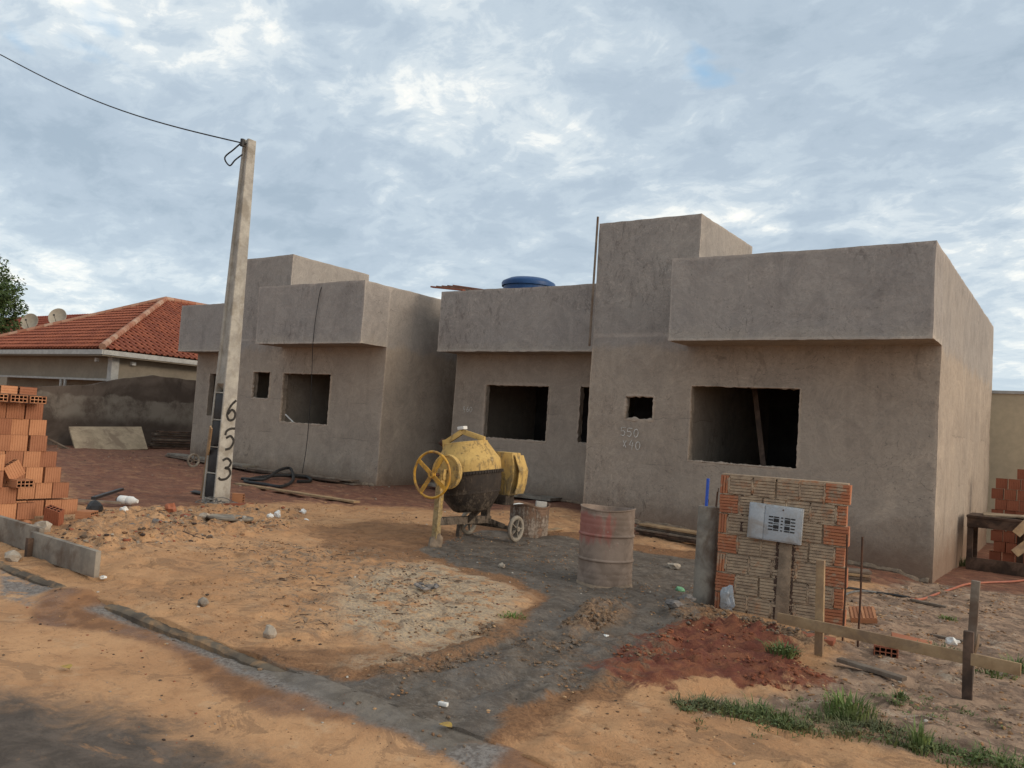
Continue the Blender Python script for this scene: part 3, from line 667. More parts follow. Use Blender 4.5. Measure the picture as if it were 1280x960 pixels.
sheet('ground', gx, gy, ground_h, 'ground', {'cem': [P_CEM], 'rim': [P_RIM], 'red': [P_RED], 'red2': [P_RED2], 'pale': [P_PALE, P_PALE2], 'mud': [P_MUD], 'damp': [P_DAMP, P_DAMP2, P_DAMP3], 'dirt': [P_DIRT, P_MOUND], 'lump': [P_LUMP, P_LUMP3], 'track': [P_LUMP2]})
rx = lines([(-900, -100, 100), (-100, -12, 4), (-12, 0, .05), (0, 20, 1), (20, 900, 100)])
ry = lines([(-60, -8, 4), (-8, .5, .5), (.5, YK+.03, .05)])
sheet('road', rx, ry, road_h, 'road', {'asph': [P_ASPH], 'gut': [P_GUT], 'spill': [[(-7.0, 3.35), (-6.5, 3.3), (-6.35, 3.8), (-7.1, 3.8)]], 'gdark': [P_GDARK], 'cem': [P_CEM]})
# kerb: one worn concrete edge following the street
def kerb():
    mb = MB(); xs = np.arange(-30, 8, .03); prof_n = 6
    for a, b in ((-30, -6.88), (-6.5, -3.9), (-3.1, 8)):
        seg = [x for x in xs if a <= x <= b]; vs = []
        for x in seg:
            e = float(base_h(x, YK)); j = mnoise.noise(Vector((x*3, 1, 2)))*.02+mnoise.noise(Vector((x*11, 1, 2)))*.012; t = mnoise.noise(Vector((x*2.1, 7, 2)))*.022+mnoise.noise(Vector((x*13, 4, 2)))*.012-.006
            endf = min(1, (x-a)/.2+.05, (b-x)/.2+.05)
            top = e-.008*endf+t-.12*(1-endf); y0 = YK-.055+j; y1 = YK+.02
            vs += [(x, y0-.012, e-.3), (x, y0, top-.02), (x, y0+.025, top), (x, y1, top+.002), (x, y1+.01, e-.3)]
        n = len(seg); fs = [(i*5+q, i*5+q+1, (i+1)*5+q+1, (i+1)*5+q) for i in range(n-1) for q in range(4)]
        mb.add(vs, fs)
    mb.build('kerb', 'kerb', smooth=True, kind='structure')
kerb()

# ------------------------------------------------------------------ the two unfinished houses
def house(name, x0, xt0, xt1, x1, yb, label, wins, zbot=-.7):
    root = empty(name, ((x0+x1)/2, 13.58, 0), 0, label, 'house')
    W = 13.58; RY = 15.0; CF = 12.77; RC = 14.35; T = .16; TOP = 4.68; TT = 5.65; CB = 3.30
    inv = (-(x0+x1)/2, -13.58, 0)
    def fin(o): o.location = inv; return o
    def openings(CXa, CZ, which):
        r = np.zeros(CXa.shape, bool)
        for (f, a, b, c, d) in wins:
            if f == which: r |= (CXa > a) & (CXa < b) & (CZ > c) & (CZ < d)
        return r
    ex = [v for wv in wins for v in (wv[1], wv[2])]; ez = [v for wv in wins for v in (wv[3], wv[4])]
    # main walls
    def shell(X, Y, Z):
        front = (Y < W+T) & (X > xt0) & ~openings(X, Z, 'front')
        right = (X > x1-T) & (Y > W)
        left = (X < x0+T) & (Y > RY)
        rec = (Y > RY) & (Y < RY+T) & (X < xt0+T) & ~openings(X, Z, 'recess')
        tl = (X < xt0+T) & (X > xt0) & (Y < RY+T)
        back = (Y > yb-T)
        part = (X > xt1-.26) & (X < xt1-.10) & (Y > W) & (Y < yb)
        body = front | right | left | (rec & (X > x0)) | tl | back | part
        body &= ~((Y < RY) & (X < xt0))
        zt = np.where(X < xt0, CB+.1, TOP)
        zt = np.where((X >= xt0) & (X <= xt1) & (Y < 16.27), CB+.2, zt)
        zt = np.where((X < x0+T) | (Y > yb-T), TOP, zt)
        return body & (Z < zt)
    fin(voxel('wall', [x0, x0+T, xt0, xt0+T, xt1-.26, xt1-.10, xt1, x1-T, x1]+ex, [W, W+T, RY, RY+T, 16.27, yb-T, yb], [zbot, CB+.1, CB+.2, TOP]+ez, shell, 'stucco', root, .013, .08, 0, wins))
    # tower box
    def tow(X, Y, Z): return (Y < W+T) | (Y > 16.27-T) | (X < xt0+T) | (X > xt1-T)
    fin(voxel('tower', [xt0, xt0+T, xt1-T, xt1], [W, W+T, 16.27-T, 16.27], [CB+.2, TT], tow, 'stucco', root, .013, .08))
    # parapet boxes in front
    def c1(X, Y, Z): return (Y < CF+.13) | (Z < CB+.12) | (X < xt1-.14+.13) | (X > x1-.13)
    fin(voxel('parapet', [xt1-.14, xt1-.01, x1-.13, x1], [CF, CF+.13, W], [CB, CB+.12, TOP], c1, 'stucco_top', root, .014, .07))
    def c2(X, Y, Z): return (Y < RC+.13) | (Z < CB+.12) | (X < x0+.13)
    fin(voxel('parapet', [x0-.06, x0+.07, xt0], [RC, RC+.13, RY], [CB, CB+.12, TOP-.02], c2, 'stucco_top', root, .014, .07))
    def c3(X, Y, Z): return (Y > RY) & (Y < RY+T)
    fin(voxel('roof_slab', [x0+T+.003, xt0, xt1, x1-T-.003], [RY-.02, W+T+.003 if False else RY+T, yb-T-.003], [CB+.101, CB+.2], lambda X, Y, Z: (Y > RY+T) | (X < xt0), 'concrete', root, .003, .6))
    mb = MB(); mb.box(((xt0+x1)/2+.01, (W+T+RY+T)/2, CB+.0), (x1-xt0-2*T-.01, RY-W-.01, .1)); mb.v = [tuple(Vector(v)+Vector(inv)) for v in mb.v]
    mb.build('ceiling_slab', 'concrete', root)
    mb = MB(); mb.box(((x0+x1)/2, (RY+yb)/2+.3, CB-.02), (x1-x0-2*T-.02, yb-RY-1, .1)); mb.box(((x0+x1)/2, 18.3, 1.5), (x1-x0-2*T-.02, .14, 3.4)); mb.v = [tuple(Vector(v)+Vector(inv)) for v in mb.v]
    mb.build('inner_wall', 'room_shade', root)
    # drip edge: rough fins of mortar left along the bottom arris
    for (a, b, y) in ((xt1-.13, x1-.01, CF), (x0-.05, xt0-.01, RC)):
        mb = MB(); n_ = int((b-a)/.06); vs = []
        for i_ in range(n_+1):
            x = a+(b-a)*i_/n_; p_ = .012+.016*abs(mnoise.noise(Vector((x*4, y, 3)))); h_ = .012+.03*abs(mnoise.noise(Vector((x*6, y, 9))))
            vs += [(x, y+.012, CB+.03), (x, y-p_, CB+.02+h_*.4), (x, y-p_*.9, CB-h_*.5), (x, y+.014, CB-h_*.4)]
        mb.add(vs, [(i_*4+q, i_*4+(q+1) % 4, (i_+1)*4+(q+1) % 4, (i_+1)*4+q) for i_ in range(n_) for q in range(4)]+[(0, 1, 2, 3), (4*n_+3, 4*n_+2, 4*n_+1, 4*n_)])
        mb.v = [tuple(Vector(v)+Vector(inv)) for v in mb.v]; mb.build('drip_edge', 'stucco_top', root, wobble=.004)
    for (a, b, y) in ((xt0, x1, W), (x0, xt0, RY)):
        mb = MB(); pth = []; rr = []; x = a+.02
        while x <= b:
            pth.append(Vector((x, y-.015+mnoise.noise(Vector((x*2, y, 5)))*.03, gz(x, y)+.01+mnoise.noise(Vector((x*3, y, 1)))*.03))+Vector(inv)); rr.append(.03+.06*abs(mnoise.noise(Vector((x*5, 3, y))))); x += .04
        mb.tube(pth, rr, 7); mb.build('footing', 'mortar', root, smooth=False, wobble=.02)
    return root, inv

hr, invr = house('unfinished_house', -12.1, -7.7, -5.66, -1.8, 21.5,
     'grey plastered unfinished house on the right, with chalk figures beside its small square opening',
     [('front', -5.68, -3.81, 1.30, 2.61), ('front', -6.94, -6.37, 1.96, 2.40), ('recess', -11.2, -9.5, 1.41, 2.62), ('recess', -8.73, -7.95, 1.46, 2.62)])
hl, invl = house('unfinished_house', -22.1, -18.25, -16.43, -13.0, 21.5,
     'grey plastered unfinished house behind the concrete utility pole, farther left',
     [('front', -16.44, -14.72, 1.44, 2.67), ('front', -17.60, -16.92, 1.99, 2.69), ('recess', -21.45, -20.3, 1.45, 2.70)])
def loc(inv, v): return Vector(v)+Vector(inv)
def crust(root, inv, rects):
    """ragged mortar and broken brick round the openings"""
    for (y, a, b, c, d, s_) in rects:
        mb = MB(); n = int(((b-a)+(d-c))*2/.035); L_ = 2*((b-a)+(d-c)); vs = []; m_ = 6
        for i in range(n):
            q = i/n*L_
            if q < b-a: p = Vector((a+q, y, c)); o_ = Vector((0, 0, -1))
            elif q < b-a+d-c: p = Vector((b, y, c+q-(b-a))); o_ = Vector((1, 0, 0))
            elif q < 2*(b-a)+d-c: p = Vector((b-(q-(b-a)-(d-c)), y, d)); o_ = Vector((0, 0, 1))
            else: p = Vector((a, y, d-(q-2*(b-a)-(d-c)))); o_ = Vector((-1, 0, 0))
            r_ = (.008+.030*abs(mnoise.noise(p*9))+.018*rng.random())*s_; p = p+Vector((0, .03, 0))
            for k_ in range(m_):
                A_ = 2*math.pi*k_/m_; vs.append(loc(inv, p+o_*math.cos(A_)*r_+Vector((0, math.sin(A_)*(.032+r_*.25), 0))))
        mb.add(vs, [(i*m_+q, i*m_+(q+1) % m_, ((i+1) % n)*m_+(q+1) % m_, ((i+1) % n)*m_+q) for i in range(n) for q in range(m_)])
        mb.build('window_reveal', 'stucco', root)
crust(hr, invr, [(13.575, -5.68, -3.81, 1.30, 2.61, .8), (13.575, -6.94, -6.37, 1.96, 2.40, 1.3), (14.995, -11.2, -9.5, 1.41, 2.62, 1)])
crust(hl, invl, [(13.575, -16.44, -14.72, 1.44, 2.67, 1), (13.575, -17.60, -16.92, 1.99, 2.69, 1.2)])
# chalk figures on the right house
def strokes(mb, sx, O, U, V, sz, wd, gap=.9):
    D = {'5': [[(.9, 1.0), (.1, 1.0)], [(.1, 1.0), (.08, .55), (.5, .62), (.75, .35), (.5, .02), (0, .1)]],
         '0': [[(.5, 1), (.15, .8), (.08, .35), (.35, 0), (.7, .2), (.8, .7), (.5, 1)]],
         'x': [[(0, .8), (.55, 0)], [(.55, .85), (.05, .05)]],
         '4': [[(.4, 1), (.1, .45), (.75, .45)], [(.62, .8), (.5, -.15)]],
         '6': [[(.72, 1.0), (.35, .72), (.12, .3), (.3, .02), (.66, .08), (.72, .36), (.45, .52), (.17, .3)]],
         'S': [[(.82, 1.0), (.5, .98), (.2, .86), (.12, .66)], [(.2, .52), (.55, .62), (.8, .38), (.6, .05), (.22, -.04)]],
         '3': [[(.1, .9), (.45, 1.0), (.75, .82), (.62, .6), (.35, .54), (.66, .48), (.78, .24), (.5, .02), (.1, -.02), (-.08, .08)]]}
    for i, ch in enumerate(sx):
        if ch not in D: continue
        for st in D[ch]:
            pts = [(p.x, p.y) for p in bez([(x, y, 0) for x, y in st], 5)]
            mb.ribbon([((x+i*gap)*sz*.75, y*sz) for x, y in pts], wd, O, U, V)
mb = MB()
strokes(mb, '550', loc(invr, (-6.99, 13.566, 1.66)), (1, 0, -.05), (0, 0, 1), .15, .012, 1.15)
mb.build('chalk_writing', 'chalk', hr); mb = MB()
strokes(mb, 'x40', loc(invr, (-6.93, 13.566, 1.45)), (1, 0, -.1), (0, 0, 1), .15, .012, 1.1)
mb.build('chalk_writing', 'chalk', hr)
mb = MB(); strokes(mb, '460', loc(invr, (-11.80, 14.986, 1.98)), (1, 0, -.05), (0, 0, 1), .12, .010, 1.05)
mb.build('chalk_writing', 'chalk', hr)

# board leaning inside the right house window and lath in the left house window
MB().bar((-4.95, 14.7, 2.75), (-4.45, 14.05, 1.0), .09, .03, (0, 1, 0)).build('leaning_board', 'wood_dark', label='dark board leaning inside the large window opening of the right house', cat='board')
MB().bar(AY(357, 518, 13.66), AY(370, 531, 13.64), .03, .02).build('wood_lath', 'white', label='short white stick lying in the left house window opening', cat='stick')
# batten fixed upright on the tower edge
MB().bar((-7.735, 13.53, 3.30), (-7.735, 13.55, 5.78), .03, .035, (0, 1, 0)).build('wooden_batten', 'wood_grey', wobble=.01, label='thin upright batten standing along the left edge of the tall tower wall', cat='batten')
# hanging cable on the left house
MB().tube(bez([(-14.36, 12.80, 4.66), (-14.40, 12.74, 4.4), (-14.50, 12.75, 3.4), (-14.66, 12.95, 2.2), (-14.95, 13.2, 1.0), (-15.15, 13.3, .22)], 6), .008, 6).build('hanging_cable', 'cable', label='thin black cable hanging from the left house parapet past its window', cat='cable')
# lumber on the roof and the water tank
rt = AY(575, 359, 14.9)
for i in range(5):
    o = MB().bar((rt.x-.60+i*.05, 14.6+i*.14, 4.84+.03*i), (rt.x+.45+i*.07, 14.5+i*.16, 4.70+.02*i), .10, .035).build('roof_lath', 'wood_grey' if i % 2 else 'brick_red', label=('nearest', 'second', 'middle', 'fourth', 'farthest')[i]+' reddish lath of the bundle on the parapet left of the blue tank', cat='lath', group='laths on the parapet')
tk = AY(661, 352, 17)
wt = empty('water_tank', (tk.x, 17, 3.5), 0, 'round blue plastic water tank on the roof behind the middle parapet', 'water tank')
MB().lathe([(.001, 0), (.50, 0), (.54, .5), (.60, 1.25), (.63, 1.27), (.63, 1.72)], 40).build('tank_body', 'blue', wt, smooth=True)
MB().lathe([(.67, 1.70), (.68, 1.78), (.66, 1.82), (.5, 1.90), (.25, 1.94), (.001, 1.95)], 40).build('lid', 'blue', wt, smooth=True)

# ------------------------------------------------------------------ neighbours
# hip roofed tile house
EC = Vector((-27.0, 14.7, 3.42))
def tile_roof(mb, A, B, C, D, pitch_w=.22, course=.38):
    """clay tiles on the plane A-B (eave) to D-C (ridge) as rows of half round ridges, clipped to the panel"""
    A, B, C, D = map(Vector, (A, B, C, D)); u = (B-A); Lu = u.length; u.normalize()
    n = u.cross(D-A).normalized()
    if n.z < 0: n = -n
    v = n.cross(u)
    if v.dot(D-A) < 0: v = -v
    Pq = [(0, 0), (Lu, 0), ((C-A).dot(u), (C-A).dot(v)), ((D-A).dot(u), (D-A).dot(v))]
    Vm = max(p[1] for p in Pq)
    rows = int(Vm/course)+1
    def span(y):
        xs = []
        for (x0, y0), (x1, y1) in zip(Pq, Pq[1:]+Pq[:1]):
            if (y0-y)*(y1-y) <= 0 and y0 != y1: xs.append(x0+(x1-x0)*(y-y0)/(y1-y0))
        return (min(xs), max(xs)) if len(xs) > 1 else None
    for r in range(rows):
        y0 = r*course; y1 = min((r+1)*course+.05, Vm); s0 = span(min(y0+.02, Vm-.01)); s1 = span(min(y1, Vm-.005))
        if not s0: continue
        if not s1: s1 = s0
        a = max(s0[0], s1[0]) if False else s0[0]; b = s0[1]; nt_ = max(1, int((b-a)/pitch_w))
        for i in range(nt_):
            xa = a+(b-a)*i/nt_; xb = a+(b-a)*(i+1)/nt_; jt = rng.uniform(-.006, .006)
            if (xa+xb)/2 < s1[0]-.05 or (xa+xb)/2 > s1[1]+.05: y1c = y0+(y1-y0)*.5
            else: y1c = y1
            lo = []; hi = []
            for q, hh in ((0, .0), (.25, .012), (.5, .0), (.62, .05), (.8, .065), (.97, .05)):
                x = xa+(xb-xa)*q; lo.append(A+u*x+v*(y0+jt)+n*(hh+.045)); hi.append(A+u*x+v*y1c+n*(hh+.0))
            m_ = len(lo); lo2 = [p-n*.03 for p in lo]
            mb.add(lo+hi+lo2, [(q, q+1, m_+q+1, m_+q) for q in range(m_-1)]+[(2*m_+q, 2*m_+q+1, q+1, q) for q in range(m_-1)])
def tile_house():
    d = ray(207, 376); r_ = d[0]/d[1]
    wv = (-27.0-r_*14.7)/(r_+1); ap = Vector((-27-wv, 14.7+wv, 0)); t = ap.y/d[1]; ap.z = H+d[2]*t
    L = 9.0
    root = empty('tile_roof_house', (EC.x-wv, EC.y+4, 0), 0, 'beige neighbouring house with orange hipped tile roof behind the dark boundary wall', 'house')
    inv = (-(EC.x-wv), -(EC.y+4), 0)
    A = Vector(EC); B = EC+Vector((-2*wv, 0, 0)); R2 = ap+Vector((0, L, 0)); Cn = EC+Vector((0, 2*wv+L, 0)); Dn = B+Vector((0, 2*wv+L, 0))
    def part(nm, mb, mat, **kw): mb.v = [tuple(Vector(v)+Vector(inv)) for v in mb.v]; return mb.build(nm, mat, root, **kw)
    mb = MB(); tile_roof(mb, B, A, ap, ap); tile_roof(mb, A, Cn, R2, ap)
    mb.add([B, Dn, R2, ap, Cn], [(0, 1, 2, 3), (1, 4, 2)])
    rf = part('roof', mb, 'tiles', smooth=False)
    mb = MB()
    for P, Q in ((A, ap), (B, ap), (ap, R2)):
        n = int((Q-P).length/.34)
        for i in range(n):
            a = P.lerp(Q, i/n)+Vector((0, 0, .07)); b = P.lerp(Q, (i+1.15)/n)+Vector((0, 0, .085)); mb.tube([a, b], [.12, .10], 8)
    mb.v = [tuple(Vector(v)+Vector(inv)) for v in mb.v]; mb.build('ridge_cap', 'ridge', rf, smooth=True)
    mb = MB(); th = .16
    mb.box((EC.x-wv, EC.y+.02, EC.z-.10), (2*wv, .04, th)); mb.box((EC.x-.02, EC.y+wv+L/2, EC.z-.10), (.04, 2*wv+L-.1, th))
    part('fascia', mb, 'whitetrim')
    mb = MB(); mb.box((EC.x-wv, EC.y+wv+L/2, EC.z-.21), (2*wv-.1, 2*wv+L-.1, .03)); part('soffit', mb, 'beige')
    e = .55
    def sh(X, Y, Z): return ~((Y < EC.y+e+.15) & (X < EC.x-e-2.0) & (X > EC.x-e-12) & (Z < 2.62) & (Z > .2)) | (Z > 2.9)
    part('wall', MB().box((EC.x-wv, EC.y+wv+L/2+.2, 2.92), (2*wv-2*e, 2*wv+L-2*e+.2-.4, 1.0-.06)).box((EC.x-wv, EC.y+wv+L/2+.6, 1.2), (2*wv-2*e-.02, 2*wv+L-2*e-1.4, 2.5)), 'beige')
    mb = MB()
    mb.box((EC.x-e+.02, EC.y+e+.18, 1.7), (.26, .26, 3.0)); part('post', mb, 'whitetrim')
    mb = MB(); yw = EC.y+e-.03
    mb.box((EC.x-e-6, yw+.1, 2.42), (12, .05, .07)); 
    for x in (2.9, 3.2, 9.9): mb.box((EC.x-e-x, yw+.1, 1.3), (.09, .06, 2.2))
    part('window_frame', mb, 'whitetrim')
    mb = MB()
    mb.box((EC.x-e+.08, 16.1, 3.06), (.14, .14, .12)); part('wall_lamp', mb, 'white'); mb = MB(); mb.box((EC.x-e-.7, yw, 3.1), (.12, .1, .12)); part('wall_lamp', mb, 'white')
    return ap, wv
AP, WV = tile_house()
# far roof with two dishes
fr = empty('tile_roof_house', (-46, 24, 0), 0, 'farther house whose old red tile roof shows behind the two satellite dishes', 'house')
a0 = AY(-60, 412, 26); b0 = AY(60, 399, 26); c0 = AY(135, 392, 26)
mb = MB(); zr = c0.z; xl, xr = a0.x-6, c0.x+3
tile_roof(mb, (xl+46, 22-24, zr-1.9), (xr+46, 22-24, zr-1.9), (xr+46, 2, zr), (xl+46, 2, zr), .3, .5)
mb.add([(xl+46, 2, zr), (xr+46, 2, zr), (xr+46, 7, zr-2), (xl+46, 7, zr-2)], [(0, 1, 2, 3)]); mb.build('roof', 'tiles_old', fr)
MB().box(((xl+xr)/2+46, 2, (zr-2)/2-.1), (xr-xl-.8, 7, zr-2)).build('wall', 'beige', fr)
def dish(px, py, lab):
    p = AY(px, py, 19.5); root = empty('satellite_dish', p-Vector((0, 0, .9)), 0, lab, 'satellite dish', 'satellite dishes on the roof')
    R = Vector((.55, -.8, .25)).to_track_quat('Z', 'Y').to_matrix(); r = .42
    prof = [(.001, 0), (.15, .012), (.3, .05), (r, .11), (r+.012, .105), (.3, .03), (.001, -.02)]
    mb = MB(); mb.lathe(prof, 28, R, (0, 0, .9)); mb.build('reflector', 'dish', root, smooth=True)
    mb = MB(); mb.tube([Vector((0, 0, .9))+R @ Vector((0, -.3, .05)), Vector((0, 0, .9))+R @ Vector((0, -.05, .38))], .012, 6); mb.box(Vector((0, 0, .9))+R @ Vector((0, -.03, .4)), (.06, .06, .08)); mb.build('feed_arm', 'black', root)
    MB().tube([(0, .06, -.6), (0, .05, .85)], .025, 6).build('mast', 'rust', root)
dish(38, 403, 'beige satellite dish nearer the tree, leftmost of the two on the roof'); dish(73, 397, 'pale satellite dish farther from the tree, rightmost of the two on the roof')

# boundary wall with rising top
def bwall():
    mb = MB(); Ys = [9.0, 11.5, 12.3, 13.8, 14.9, 16.0, 17.5, 19, 24]; Zs = [1.9, 1.9, 1.98, 2.15, 2.45, 2.66, 2.63, 2.6, 2.55]
    X = -26.0; T = .14; Yd = np.arange(9, 24.01, .25); Zd = np.interp(Yd, Ys, Zs)
    vs = []
    for y, z in zip(Yd, Zd):
        z += rng.uniform(-.01, .01)
        vs += [(X-T, y, -.3), (X-T, y, z), (X, y, z), (X, y, -.3)]
    n = len(Yd); fs = [(i*4+q, i*4+(q+1) % 4, (i+1)*4+(q+1) % 4, (i+1)*4+q) for i in range(n-1) for q in range(4)]+[(0, 1, 2, 3), (4*n-1, 4*n-2, 4*n-3, 4*n-4)]
    mb.add(vs, fs); return mb.build('boundary_wall', 'bwall', label='dark mould stained boundary wall between the brick pile and the left house', cat='wall', wobble=.01)
bwall()
# pale wall on the right, with coping
yr = empty('boundary_wall', (4, 22.2, 0), 0, 'pale yellow boundary wall beyond the right house', 'wall')
MB().box((0, 0, 1.2), (12.4, .15, 4.0)).build('wall_panel', 'yellow_wall', yr)
MB().box((0, 0, 3.235), (12.4, .22, .07)).build('coping', 'whitetrim', yr)

# tree at the left edge
def tree():
    c = AY(-60, 380, 15.5); c = Vector((c.x, c.y, c.z)); D = 1.75
    root = empty('leafy_tree', (c.x, c.y, .3), 0, 'dense green tree at the far left behind the brick pile', 'tree')
    o = -Vector((c.x, c.y, .3)); mb = MB(); R = random.Random(3); tips = []
    top = Vector((c.x, c.y, c.z-.9)); mb.tube(bez([(c.x+.1, c.y, .1), (c.x-.1, c.y, 1.6), top]), [.2-.1*i/16 for i in range(17)], 8)
    for i in range(16):
        a = R.uniform(0, 6.28); e = R.uniform(-.1, 1.3); L = R.uniform(1.3, 2.3); q = top+Vector((math.cos(a)*math.cos(e)*L, math.sin(a)*math.cos(e)*L, math.sin(e)*L)); tips.append(q)
        mid = top.lerp(q, .5)+Vector((R.uniform(-.2, .2), R.uniform(-.2, .2), .15)); mb.tube(bez([top-Vector((0, 0, R.uniform(0, .8))), mid, q], 4), [.07-.055*j/8 for j in range(9)], 5)
    mb.v = [tuple(Vector(v)+o) for v in mb.v]; mb.build('trunk', 'bark', root, smooth=True)
    mb = MB(); lv = []
    cl = []
    for i in range(240):
        while True:
            p = Vector((R.uniform(-1, 1), R.uniform(-1, 1), R.uniform(-1, 1)))
            if .45 < p.length < 1: break
        cl.append((c+Vector((p.x*2.6, p.y*2.6, p.z*2.7)), R.uniform(.3, .62)))
    for q in tips: cl.append((q, .4))
    for p, r in cl:
        for j in range(int(210*r/.5)):
            d = Vector((R.gauss(0, 1), R.gauss(0, 1), R.gauss(0, 1))).normalized()*r*R.uniform(.25, 1)**.5
            s_ = R.uniform(.05, .10); a = Vector((R.gauss(0, 1), R.gauss(0, 1), R.gauss(0, .6))).normalized(); b = a.cross(Vector((R.gauss(0, 1), R.gauss(0, 1), R.gauss(0, 1)))).normalized()
            q = p+d+o; mb.add([q-a*s_, q+b*s_*.45, q+a*s_, q-b*s_*.45], [(0, 1, 2, 3)])
    me = bpy.data.meshes.new('crown'); me.from_pydata(mb.v, [], mb.f); me.materials.append(M['crown']); ob = bpy.data.objects.new('crown', me); COL.objects.link(ob); ob.parent = root
tree()

# ------------------------------------------------------------------ hollow bricks
def brick_mesh(nm, mat, Wd=.19, T=.09, L=.185, rows=2, cols=4, lab=None):
    """local: cavities run along Z, grooves on the long faces"""
    mb = MB(); g = .0035; out_ = []
    def side(a, b, nrm, n):
        a = Vector(a); b = Vector(b); nrm = Vector(nrm); P = []
        for i in range(n):
            for q, d in ((.0, 0), (.72, 0), (.78, -g), (.94, -g)): P.append(a.lerp(b, (i+q)/n)+nrm*d)
        return P
    hx, hy = Wd/2, T/2
    ring = side((-hx, -hy), (hx, -hy), (0, -1), 7)+side((hx, -hy), (hx, hy), (1, 0), 3)+side((hx, hy), (-hx, hy), (0, 1), 7)+side((-hx, hy), (-hx, -hy), (-1, 0), 3)
    n = len(ring); mb.add([(p.x, p.y, z) for z in (0, L) for p in ring], [(i, (i+1) % n, n+(i+1) % n, n+i) for i in range(n)])
    w_ = .009; cw = (Wd-2*g-w_*(cols+1))/cols; ch = (T-2*g-w_*(rows+1))/rows
    for z, s_ in ((0.001, 1), (L-.001, -1)):
        xs = [-hx+g]; 
        for c in range(cols): xs += [xs[-1]+w_, xs[-1]+w_+cw]
        xs += [hx-g]; ys = [-hy+g]
        for r in range(rows): ys += [ys[-1]+w_, ys[-1]+w_+ch]
        ys += [hy-g]
        for i in range(len(xs)-1):
            for j in range(len(ys)-1):
                x0, x1, y0, y1 = xs[i], xs[i+1], ys[j], ys[j+1]
                if i % 2 == 1 and j % 2 == 1:
                    zd = z+s_*.07; mb.add([(x0, y0, z), (x1, y0, z), (x1, y1, z), (x0, y1, z), (x0, y0, zd), (x1, y0, zd), (x1, y1, zd), (x0, y1, zd)], [(0, 1, 5, 4), (1, 2, 6, 5), (2, 3, 7, 6), (3, 0, 4, 7), (4, 5, 6, 7)], 1)
                else: mb.add([(x0, y0, z), (x1, y0, z), (x1, y1, z), (x0, y1, z)], [(0, 1, 2, 3)])
    me = bpy.data.meshes.new(nm); me.from_pydata(mb.v, [], mb.f); me.materials.append(M[mat]); me.materials.append(M['hole']); me.polygons.foreach_set('material_index', mb.mi); me.update()
    return me
BM_ = brick_mesh('hollow_brick', 'brick'); BR_ = brick_mesh('hollow_brick', 'brick_red')
def brick(p, rot=(0, 0, 0), label=None, group=None, me=None, name='hollow_brick'):
    o = bpy.data.objects.new(name, me or BM_); COL.objects.link(o); o.location = p; o.rotation_euler = rot; return tag(o, label, 'brick', group)
PG = 'hollow bricks of the left pile'
PL = 'orange grooved hollow brick standing upright in the tall pile at the left edge'
LL = 'orange hollow brick lying flat in the left pile with its holes facing the lot'
r90 = math.pi/2
ORD = ['first', 'second', 'third', 'fourth', 'fifth', 'sixth', 'seventh', 'eighth', 'ninth', 'tenth']
rowtop = [(.27, 5.42), (.457, 5.30), (.644, 5.19), (.831, 5.12), (1.018, 4.99), (1.205, 4.96), (1.392, 4.91)]
for ri, (z, ye) in enumerate(rowtop):
    for dp in range(2 if ri < 6 else 1):
        y = ye-.095-dp*.11+rng.uniform(-.01, .01); ci = 0
        while y > 4.12-.1:
            brick((-10.245-dp*.1+rng.uniform(-.012, .012), y, z-.02*(ri == 0)), (0, 0, r90+rng.uniform(-.05, .05)), ('orange brick of the left pile, %s row up, %s from the right' % (ORD[ri], ORD[ci])) if dp == 0 else ('rear layer brick of the left pile, %s row up, %s from the right' % (ORD[ri], ORD[ci])), PG); y -= .195+rng.choice([0, 0, .004, .02]); ci += 1
# flat brick course and the top course
for y, w_ in ((4.74, 'rightmost'), (4.53, 'middle'), (4.32, 'leftmost')): brick((-10.17, y, 1.626), (r90, 0, r90), w_+' flat brick showing its holes near the top of the left pile', PG)
for y, w_ in ((4.72, 'rightmost'), (4.49, 'middle'), (4.28, 'leftmost')): brick((-10.27, y+.09, 1.722), (r90, 0, rng.uniform(-.1, .1)), w_+' orange brick lying sideways in the topmost course of the left pile', PG)
for y, w_ in ((4.74, 'right'), (4.50, 'middle'), (4.30, 'left')): brick((-10.53, y, 1.53), (r90, 0, r90), w_+' brick bedded flat behind the top courses of the left pile', PG, BR_)
# nearer stub of the pile
for z, ye in ((.25, 4.72), (.437, 4.50)):
    y = ye; ci = 0
    while y > 4.0:
        brick((-10.02+rng.uniform(-.01, .01), y, z), (0, 0, r90+rng.uniform(-.05, .05)), 'orange brick in front of the left pile, %s row up, %s from the right' % ('first' if z < .3 else 'second', ORD[ci]), PG); y -= .2; ci += 1
for z, w_ in ((.62, 'lower'), (.81, 'upper')): brick((-9.99, 4.33, z), (0, 0, r90+.04), w_+' of two stacked orange bricks at the picture edge in front of the pile', PG)
brick((-9.99, 4.60, .672), (r90, 0, r90), 'orange brick lying flat with its holes showing under the tilted brick of the left pile', PG)
brick((-10.03, 4.60, .73), (0, -.55, r90+.1), 'orange hollow brick tilted with its grooves crosswise on a step of the left pile', PG)
brick(G(66, 660)+Vector((0, 0, .02)), (.35, .25, .5), 'dark red hollow brick tipped over in front of the left pile, holes upward', PG, BR_)
brick(G(98, 652)+Vector((0, 0, .06)), (r90, 0, 2.2), 'orange hollow brick lying alone at the right foot of the left pile', PG)
def chunk(nm, px, py, r, mat, lab, cat, seed=1, group=None, flat=.6, amp=.35, dz=.0, sub=2):
    p = G(px, py); rz_ = r*flat
    return MB().lump(p+Vector((0, 0, rz_*.55+dz)), (r, r*.75, rz_), seed, amp, sub).build(nm, mat, label=lab, cat=cat, group=group, origin=p, smooth=False)
